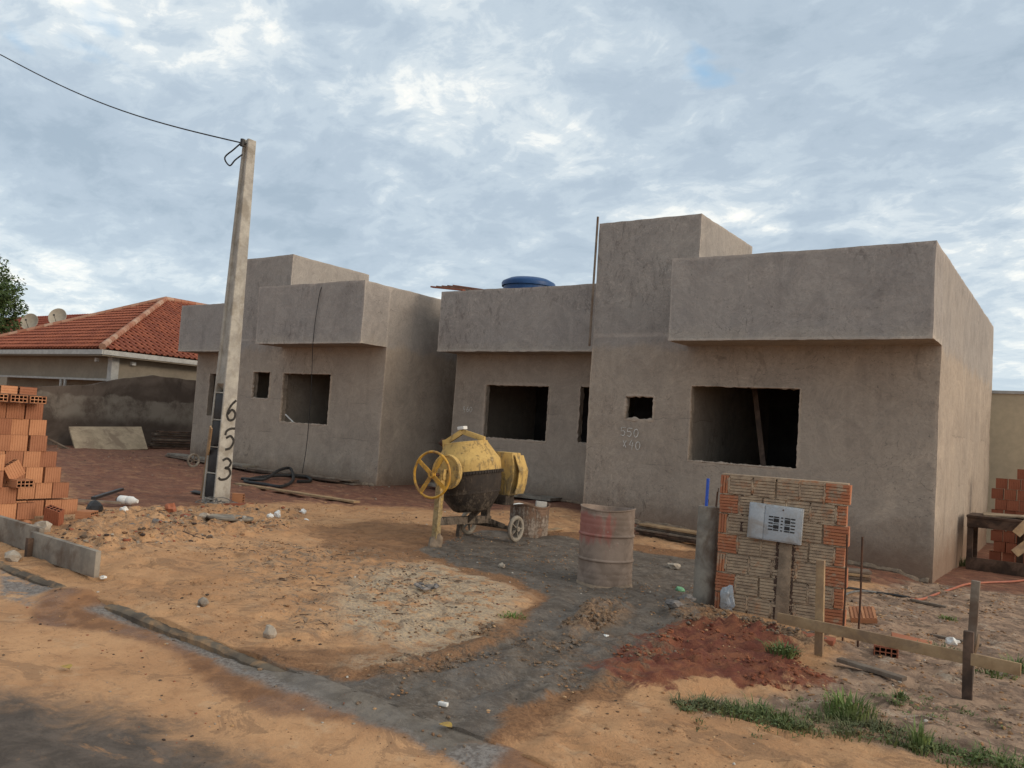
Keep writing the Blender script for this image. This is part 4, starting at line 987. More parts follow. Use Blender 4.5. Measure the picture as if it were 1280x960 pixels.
chunk('brick_fragment', 30, 656, .09, 'brick', 'broken orange brick piece behind the upright concrete board', 'brick fragment', 4)
chunk('cement_bag', 50, 668, .13, 'stone', 'pale dusty bag slumped behind the concrete board', 'bag', 5)

# upright concrete boards beside the pile
def slabboard(nm, a, b, h_, th, mat, lab, cat):
    a = Vector(a); b = Vector(b); return MB().bar(a+Vector((0, 0, h_/2)), b+Vector((0, 0, h_/2)), th, h_).build(nm, mat, bevel=.006, label=lab, cat=cat, wobble=.01)
slabboard('concrete_board', (-8.32, 4.02, .13), (-7.1, 4.0, .11), .23, .05, 'concrete', 'long grey concrete board standing on edge at the foot of the brick pile', 'concrete board')
slabboard('concrete_board', (-9.9, 4.14, .16), (-8.36, 4.12, .13), .25, .05, 'concrete', 'grey concrete board standing on edge at the picture edge beside the brick pile', 'concrete board')
MB().bar((-8.26, 3.965, .12), (-8.26, 3.965, .31), .05, .05).build('stake', 'wood_dark', label='short dark peg propping the concrete board by the brick pile', cat='stake')

# ------------------------------------------------------------------ utility pole
c0 = G0(267, 632); pb = Vector((c0[0], c0[1], float(base_h(*c0)))); pt = AY(311, 173, pb.y)
def pole():
    root = empty('utility_pole', pb, 0, 'leaning grey concrete utility pole painted with the number 653', 'pole')
    n = 24; Ht = pt.z-pb.z; lean = (pt.x-pb.x)
    def cor(z):
        t = z/Ht; return lean*t, .33-(.33-.15)*t, .30-(.30-.15)*t   # corner x offset, width along -X, depth +Y
    # solid core with recess on the street face between z 0.1 and 1.85
    mb = MB(); vs = []; Z = [0, .1]+[1.9*i/6 for i in range(1, 6)]+[1.85, 2.0]+list(np.linspace(2.3, Ht, 16)); Z = sorted(set(Z))
    for z in Z:
        x, wx, dy = cor(z); dp = .17 if .08 < z < 1.88 else (.03 if z > 2.0 else 0.0)
        rb = .03 if z < 1.95 else .045
        vs += [(x-.008, 0, z), (x, .008, z), (x, dy, z), (x-wx, dy, z), (x-wx, 0, z), (x-wx+rb, 0, z), (x-wx+rb+.01, dp, z), (x-rb-.01, dp, z), (x-rb, 0, z)]
    m_ = 9; fs = [(i*m_+q, i*m_+(q+1) % m_, (i+1)*m_+(q+1) % m_, (i+1)*m_+q) for i in range(len(Z)-1) for q in range(m_)]+[tuple(range(m_)), tuple((len(Z)-1)*m_+q for q in range(m_-1, -1, -1))]
    mb.add(vs, fs); mb.build('shaft', 'concrete_pale', root)
    mb = MB()
    for z in (.1, .52, .95, 1.4, 1.85): mb.box((cor(z)[0]-cor(z)[1]/2, .08, z), (cor(z)[1]-.07, .13, .022))
    mb.build('cross_web', 'concrete_pale', root)
    mb = MB()
    for z0, z1 in ((.12, .5), (.54, .93), (.97, 1.38), (1.42, 1.83)):
        x, wx, dy = cor((z0+z1)/2); mb.box((x-wx/2, .085, (z0+z1)/2), (wx-.075, .15, z1-z0-.005))
    mb.build('recess_shade', 'black', root, bevel=.01)  # black blocks stand in for the shade inside the shaft's open recesses
    mb = MB()
    for z in (1.52, .72): x, wx, dy = cor(z); mb.box((x-wx/2+.01, .035, z), (.03, .02, .05))
    mb.build('seal_tag', 'white', root)
    mb = MB()
    for ch, z in (('6', 1.40), ('S', .93), ('3', .43)):
        x, wx, dy = cor(z+.15); D = Vector((cor(z+.35)[0]-cor(z)[0], 0, .35)).normalized()
        sh_ = cor(z)[0]+.004+abs(lean)*.0
        strokes(mb, ch, (sh_, .06, z), (0, 1, 0), D, .34, .040, 1)
    pass
    for ch, z in (('6', 1.40), ('S', .93), ('3', .43)):
        m1_ = MB(); D = Vector((cor(z+.35)[0]-cor(z)[0], 0, .35)).normalized(); strokes(m1_, ch, (cor(z)[0]+.004, .06, z), (0, 1, 0), D, .34, .040, 1); m1_.build('painted_numeral', 'ink', root)
    mb = MB()
    x, wx, dy = cor(Ht-.12); mb.tube([(x-wx/2, -.06, Ht-.02), (x-wx/2, -.06, Ht-.14)], .035, 10); mb.box((x-wx/2, -.03, Ht-.08), (.04, .08, .02)); mb.build('insulator', 'black', root, smooth=True)
    return root, cor, Ht
PR, COR, PHT = pole()
topc = pb+Vector((COR(PHT-.1)[0]-.1, -.06, PHT-.08))
wl = Vector((-27, 6.9, 0)); d_ = ray(0, 68); t_ = 7.2/d_[1]; wl = Vector((d_[0]*t_, 7.2, H+d_[2]*t_)); dirw = (wl-topc)
pts = [topc+dirw*s_ - Vector((0, 0, .0)) + Vector((0, 0, -.35*math.sin(min(1, s_)*math.pi)*.6)) for s_ in np.linspace(0, 1.6, 30)]
MB().tube(pts, .012, 6, False).build('service_wire', 'cable', label='long black service wire running from the pole top off to the left', cat='wire')
q0 = AY(300, 180, pb.y-.1); q1 = AY(281, 197, pb.y-.1); q2 = AY(287, 207, pb.y-.1); q3 = AY(303, 193, pb.y-.05)
MB().tube(bez([topc+Vector((-.05, 0, -.02)), q0, AY(292, 187, pb.y-.1), q1, q2, AY(294, 200, pb.y-.1), q3], 6), .013, 6).build('drip_loop', 'cable', label='curled black cable loop at the top of the utility pole', cat='cable')
# stick, black pipe and bits at the pole foot
g1 = G(252, 622); g2 = AY(264, 534, pb.y-.25)
MB().bar(g1, g2, .07, .025, (0, 1, 0)).build('wooden_stick', 'wood', bevel=.003, label='slim yellowish board leaning against the utility pole', cat='board')
gsh = G(246, 617); sh = empty('shovel', gsh, 0, 'black shovel head lying at the foot of the utility pole', 'shovel')
MB().lump((0, 0, .03), (.16, .08, .03), 3, .15, 2).build('blade', 'black', sh, smooth=True)
MB().bar((.1, 0, .03), (.3, .05, .06), .03, .03).build('socket', 'black', sh)
mb = MB()
for i in range(7):
    a = rng.uniform(0, 6.28); c = G(262+rng.uniform(-10, 26), 634+rng.uniform(-4, 4), .03); mb.tube(bez([c+Vector((math.cos(a+j)*.14, math.sin(a+j*.9)*.14, rng.uniform(0, .05))) for j in range(6)], 4), .006, 5)
mb.build('wire_scraps', 'grey_hose', label='tangled grey wire scraps round the foot of the pole', cat='wire')
brick(G(291, 627, .05), (0, r90, .5), 'orange brick lying right beside the foot of the utility pole', None)
o = MB().bar(G(283, 634, .02), G(312, 630, .02), .16, .03).build('clay_tile', 'brick_red', label='flat reddish clay slab lying beside the utility pole foot', cat='clay slab')

# ------------------------------------------------------------------ cement mixer
def mixer():
    gx0, gy0 = -6.95, 8.45; g = gz(gx0, gy0)
    root = empty('cement_mixer', (gx0, gy0, g), 0, 'yellow cement mixer with a crusted black drum standing in front of the houses', 'cement mixer')
    # local: +Y away along the tilting axle, +X right
    gw = gz(gx0+.38, gy0+1.28)-g
    # frame
    mb = MB(); mb.bar((-.03, .05, .33), (-.03, 1.18, .30), .09, .10); mb.bar((-.05, 1.12, .30), (-.05, 1.12, .86), .12, .07, (0, 1, 0)); mb.bar((-.42, 1.25, gw+.19), (.40, 1.25, gw+.19), .05, .05)
    mb.bar((-.03, 1.12, .3), (.2, 1.25, gw+.2), .06, .06); mb.bar((-.03, 1.1, .3), (-.3, 1.25, gw+.2), .06, .06)
    mb.bar((-.02, .65, .30), (.22, .65, .52), .03, .08); mb.build('frame', 'drum_black', root, bevel=.004)
    mb = MB(); mb.bar((-.03, .02, .0), (-.03, .05, 1.02), .085, .085, (0, 1, 0)); mb.bar((-.08, .04, .95), (.04, .04, .95), .06, .14); mb.build('front_leg', 'yellow', root, bevel=.006)
    MB().lump((-.03, .02, .02), (.10, .09, .15), 5, .25, 2).build('concrete_foot', 'mortar', root)
    for i in range(1):
        mb = MB(); mb.bar((-.3, .85, .02), (-.28, .85, .30), .06, .06); mb.bar((-.30, .85, .28), (-.03, .85, .3), .05, .05); mb.build('rear_leg', 'drum_black', root)
    # drum leaning towards -X
    R = Matrix.Rotation(math.radians(-9), 3, 'Y') @ Matrix.Rotation(math.radians(3), 3, 'X'); c = Vector((-.02, .66, .85))
    prof = [(.001, -.42), (.20, -.415), (.26, -.39), (.375, -.23), (.425, -.10), (.445, .04), (.45, .10)]
    mb = MB(); mb.lathe(prof, 44, R, c); dr = mb.build('drum', 'drum_black', root, smooth=True)
    mb = MB(); mb.lathe([(.455, .085), (.47, .09), (.47, .125), (.455, .13)], 44, R, c)
    for i in range(72):
        a = 2*math.pi*i/72; mb.box(c+R @ Vector((math.cos(a)*.472, math.sin(a)*.472, .105)), (.016, .016, .04), R @ Matrix.Rotation(a, 3, 'Z'))
    mb.build('ring_gear', 'drum_black', dr)
    mb = MB(); mb.lathe([(.452, .13), (.455, .20), (.452, .275), (.442, .29), (.30, .515), (.302, .535), (.285, .54), (.285, .515), (.42, .28), (.42, .1)], 44, R, c); mb.build('upper_cone', 'yellow', dr, smooth=True)
    mb = MB(); mb.lathe([(.40, -.165), (.412, -.17), (.414, -.15), (.405, -.145)], 44, R, c); mb.build('weld_seam', 'drum_black', dr)
    # inside paddles and the inverted V bracket over the mouth
    mb = MB(); P = lambda x, y, z: c+R @ Vector((x, y, z))
    mb.bar(P(-.29, -.12, .55), P(0, -.06, .685), .05, .07); mb.bar(P(0, -.06, .685), P(.30, .02, .55), .05, .07); mb.bar(P(-.30, -.12, .40), P(-.29, -.12, .60), .04, .04); mb.bar(P(.28, .02, .42), P(.29, .02, .58), .04, .04)
    mb.build('mixing_paddle', 'yellow', dr, bevel=.004)
    MB().box(P(0, -.06, .735), (.11, .09, .045), R).build('paddle_cap', 'white', dr, bevel=.006)
    MB().lump(P(-.33, -.10, .56), (.06, .05, .05), 3, .3, 2).build('mortar_crust', 'rust', dr)
    # tilting hand wheel
    Rx = Matrix.Rotation(math.radians(90), 3, 'X') @ Matrix.Identity(3); wc = Vector((-.05, -.12, .94))
    mb = MB(); mb.torus(wc, .30, .017, 48, 10, Rx)
    for a in (35, 125):
        v = Vector((math.cos(math.radians(a)), 0, -math.sin(math.radians(a)))); mb.bar(wc-v*.27, wc+v*.27, .016, .05, (0, 1, 0)) if False else mb.bar(wc-v*.295, wc+v*.295, .055, .014, (0, 1, 0))
    mb.lathe([(.001, -.03), (.045, -.03), (.045, .03), (.001, .03)], 16, Rx, wc); mb.build('hand_wheel', 'yellow_bright', root, smooth=True)
    pc = Vector((.0, .13, .98)); mb = MB(); mb.lathe([(.03, -.02), (.20, -.02), (.21, -.035), (.23, -.035), (.23, .035), (.21, .035), (.20, .02), (.03, .02)], 36, Rx, pc); mb.build('tilt_gear', 'yellow', root, smooth=True)
    MB().tube([(-.05, -.15, .94), (-.03, .3, .94)], .022, 10).build('tilt_axle', 'rust', root)
    # motor housing
    hp = [(-.0, .98), (.30, .98), (.36, .80), (.37, .62), (.33, .42), (.29, .335), (.06, .335), (.02, .5)]
    hp = [(.0, 1.0), (.30, 1.0), (.345, .82), (.345, .66), (.29, .40), (.06, .40), (.0, .62)]
    Rm = Matrix.Rotation(math.radians(90), 3, 'X')
    mb = MB(); mb.prism([(x+.03, z+.27) for x, z in hp], -1.35, -1.13, Rm); mb.build('motor_housing', 'yellow', root, bevel=.008)
    mb = MB(); Q_ = [(.36, 1.24), (.455, 1.03), (.44, .84), (.40, .70)]; vs = [(x+e_, y, z) for e_ in (0, .012) for x, z in Q_ for y in (1.15, 1.37)]; mb.add(vs, [(2*i, 2*i+1, 2*i+3, 2*i+2) for i in range(3)]+[(8+2*i, 8+2*i+2, 8+2*i+3, 8+2*i+1) for i in range(3)]+[(0, 8, 9, 1), (6, 7, 15, 14)]+[(2*i, 2*i+2, 10+2*i, 8+2*i) for i in range(3)]+[(2*i+1, 9+2*i, 11+2*i, 2*i+3) for i in range(3)]); mb.build('housing_flap', 'yellow', root)
    MB().box((.12, 1.22, .60), (.34, .22, .14)).build('motor', 'drum_black', root, bevel=.02)
    for x in (.40, -.44):
        wh = MB(); Ry = Matrix.Rotation(math.radians(90), 3, 'Y'); z0 = gw+.19 if x > 0 else gz(gx0+x, gy0+1.25)-g+.18
        wc2 = Vector((x, 1.25, z0)); wh.torus(wc2, .155, .030, 36, 8, Ry); wo = wh.build('wheel', 'concrete', root, smooth=True)
        sp = MB()
        for a in range(5):
            v = Vector((0, math.cos(a*1.2566), math.sin(a*1.2566))); sp.bar(wc2, wc2+v*.15, .012, .04, (1, 0, 0))
        sp.lathe([(.001, -.05), (.035, -.05), (.035, .05), (.001, .05)], 14, Ry, wc2); sp.build('rim', 'concrete', wo)
mixer()
# sack, scraps behind the mixer
sp_ = G(652, 662); sp_ = Vector((-7.0, 10.55, gz(-7.0, 10.55)))
sk = empty('half_barrel', sp_+Vector((.12, -.02, -.03)), .3, 'rusty brown half barrel crusted with cement behind the mixer wheel', 'barrel')
prof = [(.001, 0), (.28, 0)]
for z in (.07, .13, .19, .25, .31, .37, .43): prof += [(.285, z-.022), (.292, z), (.285, z+.022)]
prof += [(.30, .475), (.30, .49), (.285, .49), (.275, .46), (.27, .2)]
mb = MB(); mb.lathe(prof, 40); mb.v = [(x*(1+.03*math.sin(2*math.atan2(y, x)+z*3)), y, z+.02*math.sin(math.atan2(y, x)*3)*(z > .4)) for x, y, z in mb.v]
mb.build('barrel_body', 'barrel', sk, smooth=True)
MB().lathe([(.001, .44), (.15, .435), (.272, .42)], 30).build('dried_cement', 'mortar', sk, smooth=True, wobble=.03)
MB().lump((-.14, -.12, .47), (.11, .08, .025), 2, .3, 2).build('paper_scrap', 'white', sk)
MB().box((.16, .02, .50), (.16, .12, .10), Matrix.Rotation(.4, 3, 'Z')).build('carton', 'whitetrim', sk, bevel=.01, wobble=.02)

# ------------------------------------------------------------------ steel drum
gd = G(758, 735); gd.x += .0
dr = empty('steel_drum', (gd.x-.16, gd.y+.24, gd.z-.02), 0, 'open rusty steel drum with faded red paint and cement dust, standing on wet cement', 'drum')
r = .300; prof = [(.001, .0), (r-.005, .0), (r, .012)]
def rib(z, a=.012): return [(r, z-.018), (r+a, z-.006), (r+a, z+.006), (r, z+.018)]
zt_ = .86
for z in (.07, .13, .19): prof += [(r-.001, z-.02), (r+.004, z), (r-.001, z+.02)]
prof += rib(.30)+[(r-.001, .38), (r, .46)]+rib(.57)
for z in (.66, .72, .78): prof += [(r-.001, z-.02), (r+.004, z), (r-.001, z+.02)]
prof += [(r, zt_-.02), (r+.008, zt_-.012), (r+.008, zt_), (r-.004, zt_), (r-.01, zt_-.02), (r-.012, .6), (r-.012, .2)]
mb = MB(); mb.lathe(prof, 56)
mb.v = [tuple(Vector((x*(1+.010*math.sin(3*math.atan2(y, x)+z*4)), y*(1+.010*math.sin(2*math.atan2(y, x)+1)), z+.012*math.sin(math.atan2(y, x)*2+1)*(z > .8)))) for x, y, z in mb.v]
mb.build('shell', 'drum', dr, smooth=True)
MB().lathe([(.001, .66), (.15, .655), (r-.014, .66)], 40).build('cement_water', 'grey_hose', dr, smooth=True)
MB().lathe([(r+.02, -.05), (r+.05, .0), (r+.01, .035), (r+.0, .05)], 40).build('mortar_ring', 'mortar', dr, smooth=True, wobble=.02)

# ------------------------------------------------------------------ meter wall with panel
def meter():
    A = Vector((-3.03, 8.13, 0)); B = Vector((-1.83, 8.27, 0)); gzb = min(gz(A.x, A.y), gz(B.x, B.y))-.06; ang = math.atan2(B.y-A.y, B.x-A.x); Lw = (B-A).length
    root = empty('meter_wall', (A.x, A.y, 0), ang, 'small unplastered brick wall holding the grey meter cabinet, in front of the right house', 'wall')
    T = .14; top = 1.325; hC = .195; mb = MB(); me_ = MB(); r = 0; z = top
    me_.box((Lw/2, T/2+.006, (top+gzb)/2-.005), (Lw-.03, T-.012, top-gzb-.03))
    def ridged(m_, x0, x1, z0, z1, horiz=True, ends=None):
        m_.box(((x0+x1)/2, T/2, (z0+z1)/2), (x1-x0, T-.008, z1-z0))
        n = 6 if horiz else max(3, int((x1-x0)/.028))
        for i in range(n):
            if horiz:
                a = z0+(z1-z0)*(i+.12)/n; b = z0+(z1-z0)*(i+.88)/n; hh = rng.uniform(.004, .013); m_.box(((x0+x1)/2+rng.uniform(-.004, .004), -.002, (a+b)/2), (x1-x0-.006, hh*2, b-a))
            else:
                a = x0+(x1-x0)*(i+.15)/n; b = x0+(x1-x0)*(i+.85)/n; m_.box(((a+b)/2, -.001, (z0+z1)/2), (b-a, .011, z1-z0-.006))
    ed = MB(); row = 0
    while z-hC > gzb-.12:
        z0, z1 = z-hC+.014, z
        off = (row % 2)*.13
        xs = [.0]; lw = .095 if row % 2 == 0 else .20; 
        # left end brick in orange, alternately narrow upright and wide
        ridged(ed, 0.0, lw-.012, z0, z1, row % 2 == 1)
        rwd = .10 if row % 2 else .21
        x = lw; xe = Lw-rwd
        nb = 4; step = (xe-x)/nb
        for i in range(nb):
            if rng.random() < .94: ridged(mb, x+step*i+.004, x+step*(i+1)-.012, z0, z1)
        ridged(ed, xe+.004, Lw+(.012 if row % 2 == 0 else -.012), z0, z1, True)
        # smears of mortar in the joints
        for i in range(nb+1):
            if rng.random() < .8: me_.lump((x+step*i-.004, -.001, (z0+z1)/2), (.016, .012, .085), i+row*7, .35, 2)
        for i in range(9):
            me_.lump((rng.uniform(.05, Lw-.05), 0, z0-.007), (rng.uniform(.04, .1), .010, .010), i+row*3, .35, 1)
        z -= hC; row += 1
    mb.build('brickwork', 'brick_smear', root, wobble=.006); ed.build('end_bricks', 'brick_edge', root, wobble=.010); me_.build('mortar', M['brick_smear'], root, wobble=.006)
    # top tie of mortar
    MB().box((Lw/2, T/2, top+.008), (Lw-.02, T-.01, .016)).build('top_course', 'brick_smear', root, bevel=.004, wobble=.01)
    # filled chase below the cabinet
    cx_ = .66
    m1 = MB(); z = .80
    m1.box((cx_, -.004, (z+gzb)/2), (.13, .03, z-gzb)); m1.build('mortar_chase', 'mortar', root, bevel=.01, wobble=.02)
    m2 = MB()
    for i in range(50):
        for sx in (-.075, .075): m2.lump((cx_+sx+rng.uniform(-.01, .01), -.006, rng.uniform(gzb+.05, z)), (.012, .010, .03), i, .4, 1)
    for i in range(20): m2.lump((.235+rng.uniform(-.01, .01), -.004, rng.uniform(.78, 1.17)), (.016, .010, .03), i, .4, 1)
    m2.build('dark_mortar', 'mortar_dark', root)
    # cabinet
    cab = empty('meter_cabinet', (0, 0, 0)); cab.parent = root
    return root, ang, A, Lw
MR, MANG, MA, MLW = meter()
for o in list(bpy.data.objects):
    if o.name.startswith('meter_cabinet'): bpy.data.objects.remove(o)
# cabinet plane measured on the wall face
def onwall(px, py):
    d = ray(px, py); n = Vector((math.sin(MANG), -math.cos(MANG), 0)); o_ = Vector((0, 0, H)); dd = Vector(d); t = (MA-o_).dot(n)/dd.dot(n); p = o_+dd*t-MA
    return p.x*math.cos(MANG)+p.y*math.sin(MANG), p.z
bx0, bz1 = onwall(939, 627); bx1, bz0 = onwall(1003, 680)
bl, bb = onwall(935, 672); tr, trz = onwall(1005, 636)
bx1 = (bx1+tr)/2; bx0 = (bx0+bl)/2; bz1 = (bz1+trz)/2; bz0 = (bz0+bb)/2
tilt = math.atan2(trz-onwall(939, 627)[1], bx1-bx0)
Rc = Matrix.Rotation(-tilt*1.0, 3, 'Y'); cc = Vector(((bx0+bx1)/2, -.03, (bz0+bz1)/2)); cw, chh = bx1-bx0, bz1-bz0
cb = MB().box(cc, (cw, .07, chh), Rc).build('meter_cabinet', 'panel', MR, bevel=.006)
mb = MB(); mb.box(cc+Rc @ Vector((-cw*.34, -.038, 0)), (cw*.27, .008, chh*.93), Rc); mb.box(cc+Rc @ Vector((cw*.14, -.038, 0)), (cw*.66, .008, chh*.93), Rc); mb.build('cabinet_door', 'panel', cb, bevel=.003)
mb = MB()
for i in range(5):
    for j in range(5):
        big = i in (1, 3)
        if i == 2: wv_, x_ = .018, 0
        else: wv_, x_ = (.040 if not big else .05), 0
        cxx = -.015+(i-2)*.052; czz = (2-j)*.031; hh = .012 if not (big and j in (1, 3)) else .034
        if big and j == 2: hh = .006
        mb.box(cc+Rc @ Vector((cw*.16+cxx, -.0435, czz)), (wv_, .004, hh), Rc)
mb.build('meter_window', 'black', cb)
mb = MB(); mb.tube([cc+Rc @ Vector((cw*.14, -.044, chh*.4)), cc+Rc @ Vector((cw*.14, -.05, chh*.4))], .008, 8); mb.build('lock', 'rust', cb)
# whitewash patch at the wall foot as splashed lime
# round concrete post with pipe and bars
gp = G(876, 757); cp = empty('concrete_post', (-3.19, 8.28, gp.z-.05), 0, 'round grey concrete post standing left of the brick meter wall', 'post')
r = .115; zt_ = .98-gp.z+.05
mb = MB(); mb.lathe([(.001, -.1), (r+.01, -.1), (r+.008, .3), (r, zt_-.02), (r-.004, zt_), (.001, zt_+.004)], 28); mb.build('post_body', 'concrete', cp, smooth=True, wobble=.012)
MB().tube([(-.03, -.02, zt_-.02), (-.025, -.02, zt_+.29)], .016, 10).build('blue_pipe', 'blue_pipe', cp, smooth=True)
for a, b, h_ in ((.05, .03, .16), (.08, -.02, .2), (-.05, .06, .07)): MB().tube([(a, b, zt_-.02), (a+.01, b, zt_+h_)], .005, 5).build('rebar', 'rust', cp)
MB().lump(MA+Vector((.13, -.012, .10)), (.075, .018, .13), 5, .28, 3, 2.2).build('lime_rag', 'panel', label='white splashed rag stuck at the left foot of the brick meter wall', cat='rag')

# rebars, stakes and rail
for px, py, ty, gl in ((1053, 800, 668, 'thin rusty rebar standing upright right against the meter wall end'), (1072, 808, 671, 'thin rusty rebar standing upright farther from the meter wall')):
    p = G(px, py); t_ = AY(px+6, ty, p.y); MB().tube([p-Vector((0, 0, .1)), p.lerp(t_, .5)+Vector((.006, 0, 0)), t_], .009, 8).build('rebar_rod', 'rust', label=gl, cat='rebar', group='upright rebars beside the meter wall')
s1 = G(1024, 820); t1 = AY(1026, 700, s1.y)
MB().bar(s1-Vector((0, 0, .1)), t1, .065, .045, (0, 1, 0)).build('wooden_stake', 'wood', bevel=.003, label='pale wooden stake nailed to the low rail in front of the meter wall', cat='stake')
s2 = G(1209, 873); t2 = AY(1211, 789, s2.y)
MB().bar(s2-Vector((0, 0, .1)), t2, .065, .05, (0, 1, 0)).build('wooden_stake', 'wood_dark', bevel=.003, label='short dark wooden stake at the right end of the low rail', cat='stake')
s3 = G(1211, 850); t3 = AY(1220, 726, s3.y)
MB().bar(s3-Vector((0, 0, .1)), t3, .06, .045, (0, 1, 0)).build('wooden_stake', 'wood_grey', bevel=.003, label='tall grey wooden stake standing just behind the short dark stake', cat='stake')
fr_ = G(1222, 835); MB().tube(bez([AY(1216, 822, s2.y+.05), AY(1221, 806, s2.y+.06), AY(1223, 793, s2.y+.1)]), [.008+.008*math.sin(i/16*3.1) for i in range(17)], 6).build('wood_splinter', 'wood', label='pale curved wood splinter sticking up beside the dark stake', cat='wood scrap')
ra = AY(972, 772, s1.y-.06); rb = AY(1280, 838, s2.y-.06)
MB().bar(ra, rb+(rb-ra)*-.01, .022, .085).build('wooden_rail', 'wood', bevel=.002, label='long low board rail nailed across the stakes at the right', cat='rail')

# fallen bricks and tiles near the meter wall
def slab(nm, px, py, sx, sy, sz, rot, mat, lab, cat, dz=0, grooves=False, group=None):
    p = G(px, py, dz+sz/2); R = Matrix.Rotation(rot[2], 3, 'Z') @ Matrix.Rotation(rot[0], 3, 'X') @ Matrix.Rotation(rot[1], 3, 'Y'); mb = MB(); mb.box((0, 0, 0), (sx, sy, sz), R)
    if grooves:
        n = 7
        for i in range(n): mb.box(R @ Vector((sx*((i+.5)/n-.5), 0, sz/2+.004)), (sx/n*.6, sy-.004, .01), R)
    return mb.build(nm, mat, bevel=.003 if not grooves else 0, label=lab, cat=cat, origin=None, group=group) if False else _pl(mb, nm, mat, p, lab, cat, group, grooves)
def _pl(mb, nm, mat, p, lab, cat, group, g):
    o = mb.build(nm, mat, bevel=0 if g else .003, label=lab, cat=cat, group=group); o.location = p; return o
slab('clay_block', 1078, 778, .24, .22, .05, (.38, -.12, .35), 'brick', 'grooved orange clay block leaning flat behind the rebars', 'clay block', .05, True)
slab('clay_block', 1020, 803, .30, .16, .04, (.0, .03, .1), 'brick_red', 'flat reddish block lying at the foot of the meter wall by the pale stake', 'clay block', .01)
slab('clay_block', 1140, 800, .34, .20, .03, (.1, .1, .2), 'brick_edge', 'pale orange broken clay slab lying beyond the low rail', 'clay block', .0)
brick(G(1108, 812, .04), (r90, 0, .15), 'red hollow brick lying behind the low rail, its holes facing the street', None, BR_)
slab('old_plank', 1088, 845, .52, .075, .03, (0, .02, -.30), 'wood_grey', 'weathered grey plank lying on the soil in front of the low rail', 'plank', .01)
slab('old_plank', 1160, 760, .40, .05, .025, (0, .02, -.2), 'wood_grey', 'short grey lath lying on pale soil behind the low rail', 'plank', .01)
slab('old_plank', 1190, 797, .50, .04, .02, (0, .0, -.12), 'wood_grey', 'thin lath lying near the green weeds behind the low rail', 'plank', .01)

# hose lying on the soil at the right
hp_ = [G(1040, 748, .02), G(1056, 746, .02), G(1080, 742, .02), G(1110, 747, .02), G(1150, 752, .02)]
MB().tube(bez([G(1042, 736, .02), G(1066, 738, .02), G(1090, 742, .02), G(1120, 748, .02), G(1148, 752, .02)], 8), .014, 8).build('black_hose', 'cable', smooth=True, label='dark hose lying on the soil right of the rebars', cat='hose')
MB().tube(bez([G(1050, 748, .02), G(1066, 745, .02), G(1085, 743, .03), G(1098, 743, .02)], 8), .013, 8).build('grey_hose', 'grey_hose', smooth=True, label='short grey hose piece beside the dark hose by the rebars', cat='hose')
MB().tube(bez([G(1138, 751, .02), G(1152, 752, .02), G(1170, 742, .02), G(1190, 739, .02), G(1210, 732, .03), G(1240, 730, .02), G(1268, 730, .02), G(1300, 724, .02)], 8), .015, 8).build('orange_conduit', 'orange_hose', smooth=True, label='orange corrugated conduit snaking over the soil at the right', cat='conduit')

# plank stacks
def stack(n, a, b, wd, th, dx, lab, grp, cat='plank', mats=('wood', 'wood_grey'), z0=0.0, spread=.05):
    a = Vector(a); b = Vector(b)
    for i in range(n):
        o = Vector((rng.uniform(-1, 1)*spread, rng.uniform(-1, 1)*spread, z0+th*(i+.5)+.004*i)); e = Vector((rng.uniform(-1, 1)*spread, 0, 0))
        z_ = max(gz(a.x, a.y), gz(b.x, b.y)); A_ = Vector((a.x, a.y, z_))+o-e; B_ = Vector((b.x, b.y, z_))+o+e
        MB().bar(A_, B_, wd*rng.uniform(.85, 1.1), th*.92).build('wood_plank', mats[i % len(mats)], bevel=.003, label=('lowest', 'second', 'third', 'fourth', 'fifth')[i]+' '+lab if i < n-1 else 'topmost '+lab, cat=cat, group=grp)
stack(5, G(800, 668), G(905, 692), .22, .034, 0, 'plank in the low stack on the ground between the drum and the concrete post', 'planks stacked behind the drum', mats=('wood_grey', 'wood_dark', 'wood_grey', 'wood_grey', 'wood'))
stack(4, G(1050, 722), G(1088, 728), .28, .036, 0, 'board in the small stack behind the rebars at the wall of the right house', 'boards stacked behind the rebars', mats=('wood_grey', 'wood_grey', 'wood', 'wood_grey'), spread=.03)
stack(3, (-16.9, 13.25), (-13.6, 13.3), .35, .035, 0, 'board lying along the foot of the left house wall', 'boards along the left house', mats=('wood_grey', 'wood_dark', 'wood_grey'), spread=.12)
stack(2, (-21.5, 14.1), (-17.0, 13.35), .45, .05, 0, 'pale board lying along the far left foot of the left house', 'boards at the left house corner', mats=('wood_grey', 'concrete'), spread=.1)
MB().bar(G(296, 606, .05), G(446, 631, .05), .15, .035).build('long_plank', 'wood', bevel=.003, label='long tan plank lying on the red soil right of the utility pole', cat='plank')
MB().bar((-12.3, 14.6, gz(-12, 14.6)+.1), (-9, 14.75, gz(-9, 14.75)+.05), .5, .06).build('cement_step', 'concrete', label='low rough cement apron at the foot of the middle wall', cat='apron')
MB().bar(G(668, 668, .02), G(700, 662, .02), .13, .025).build('short_plank', 'wood', label='short wet plank on the ground right of the mixer wheel', cat='plank')
# black hose coil at left house
pts = [G(302, 601, .05), G(330, 604, .08), G(348, 598, .16), G(362, 596, .2), G(366, 604, .06), G(352, 610, .05), G(330, 607, .05), G(306, 603, .06), G(340, 601, .1), G(380, 600, .08), G(388, 603, .04), G(372, 605, .04)]
MB().tube(bez(pts, 8), .034, 8).build('black_pipe', 'cable', smooth=True, label='black flexible pipe heaped on boards in front of the left house', cat='pipe')
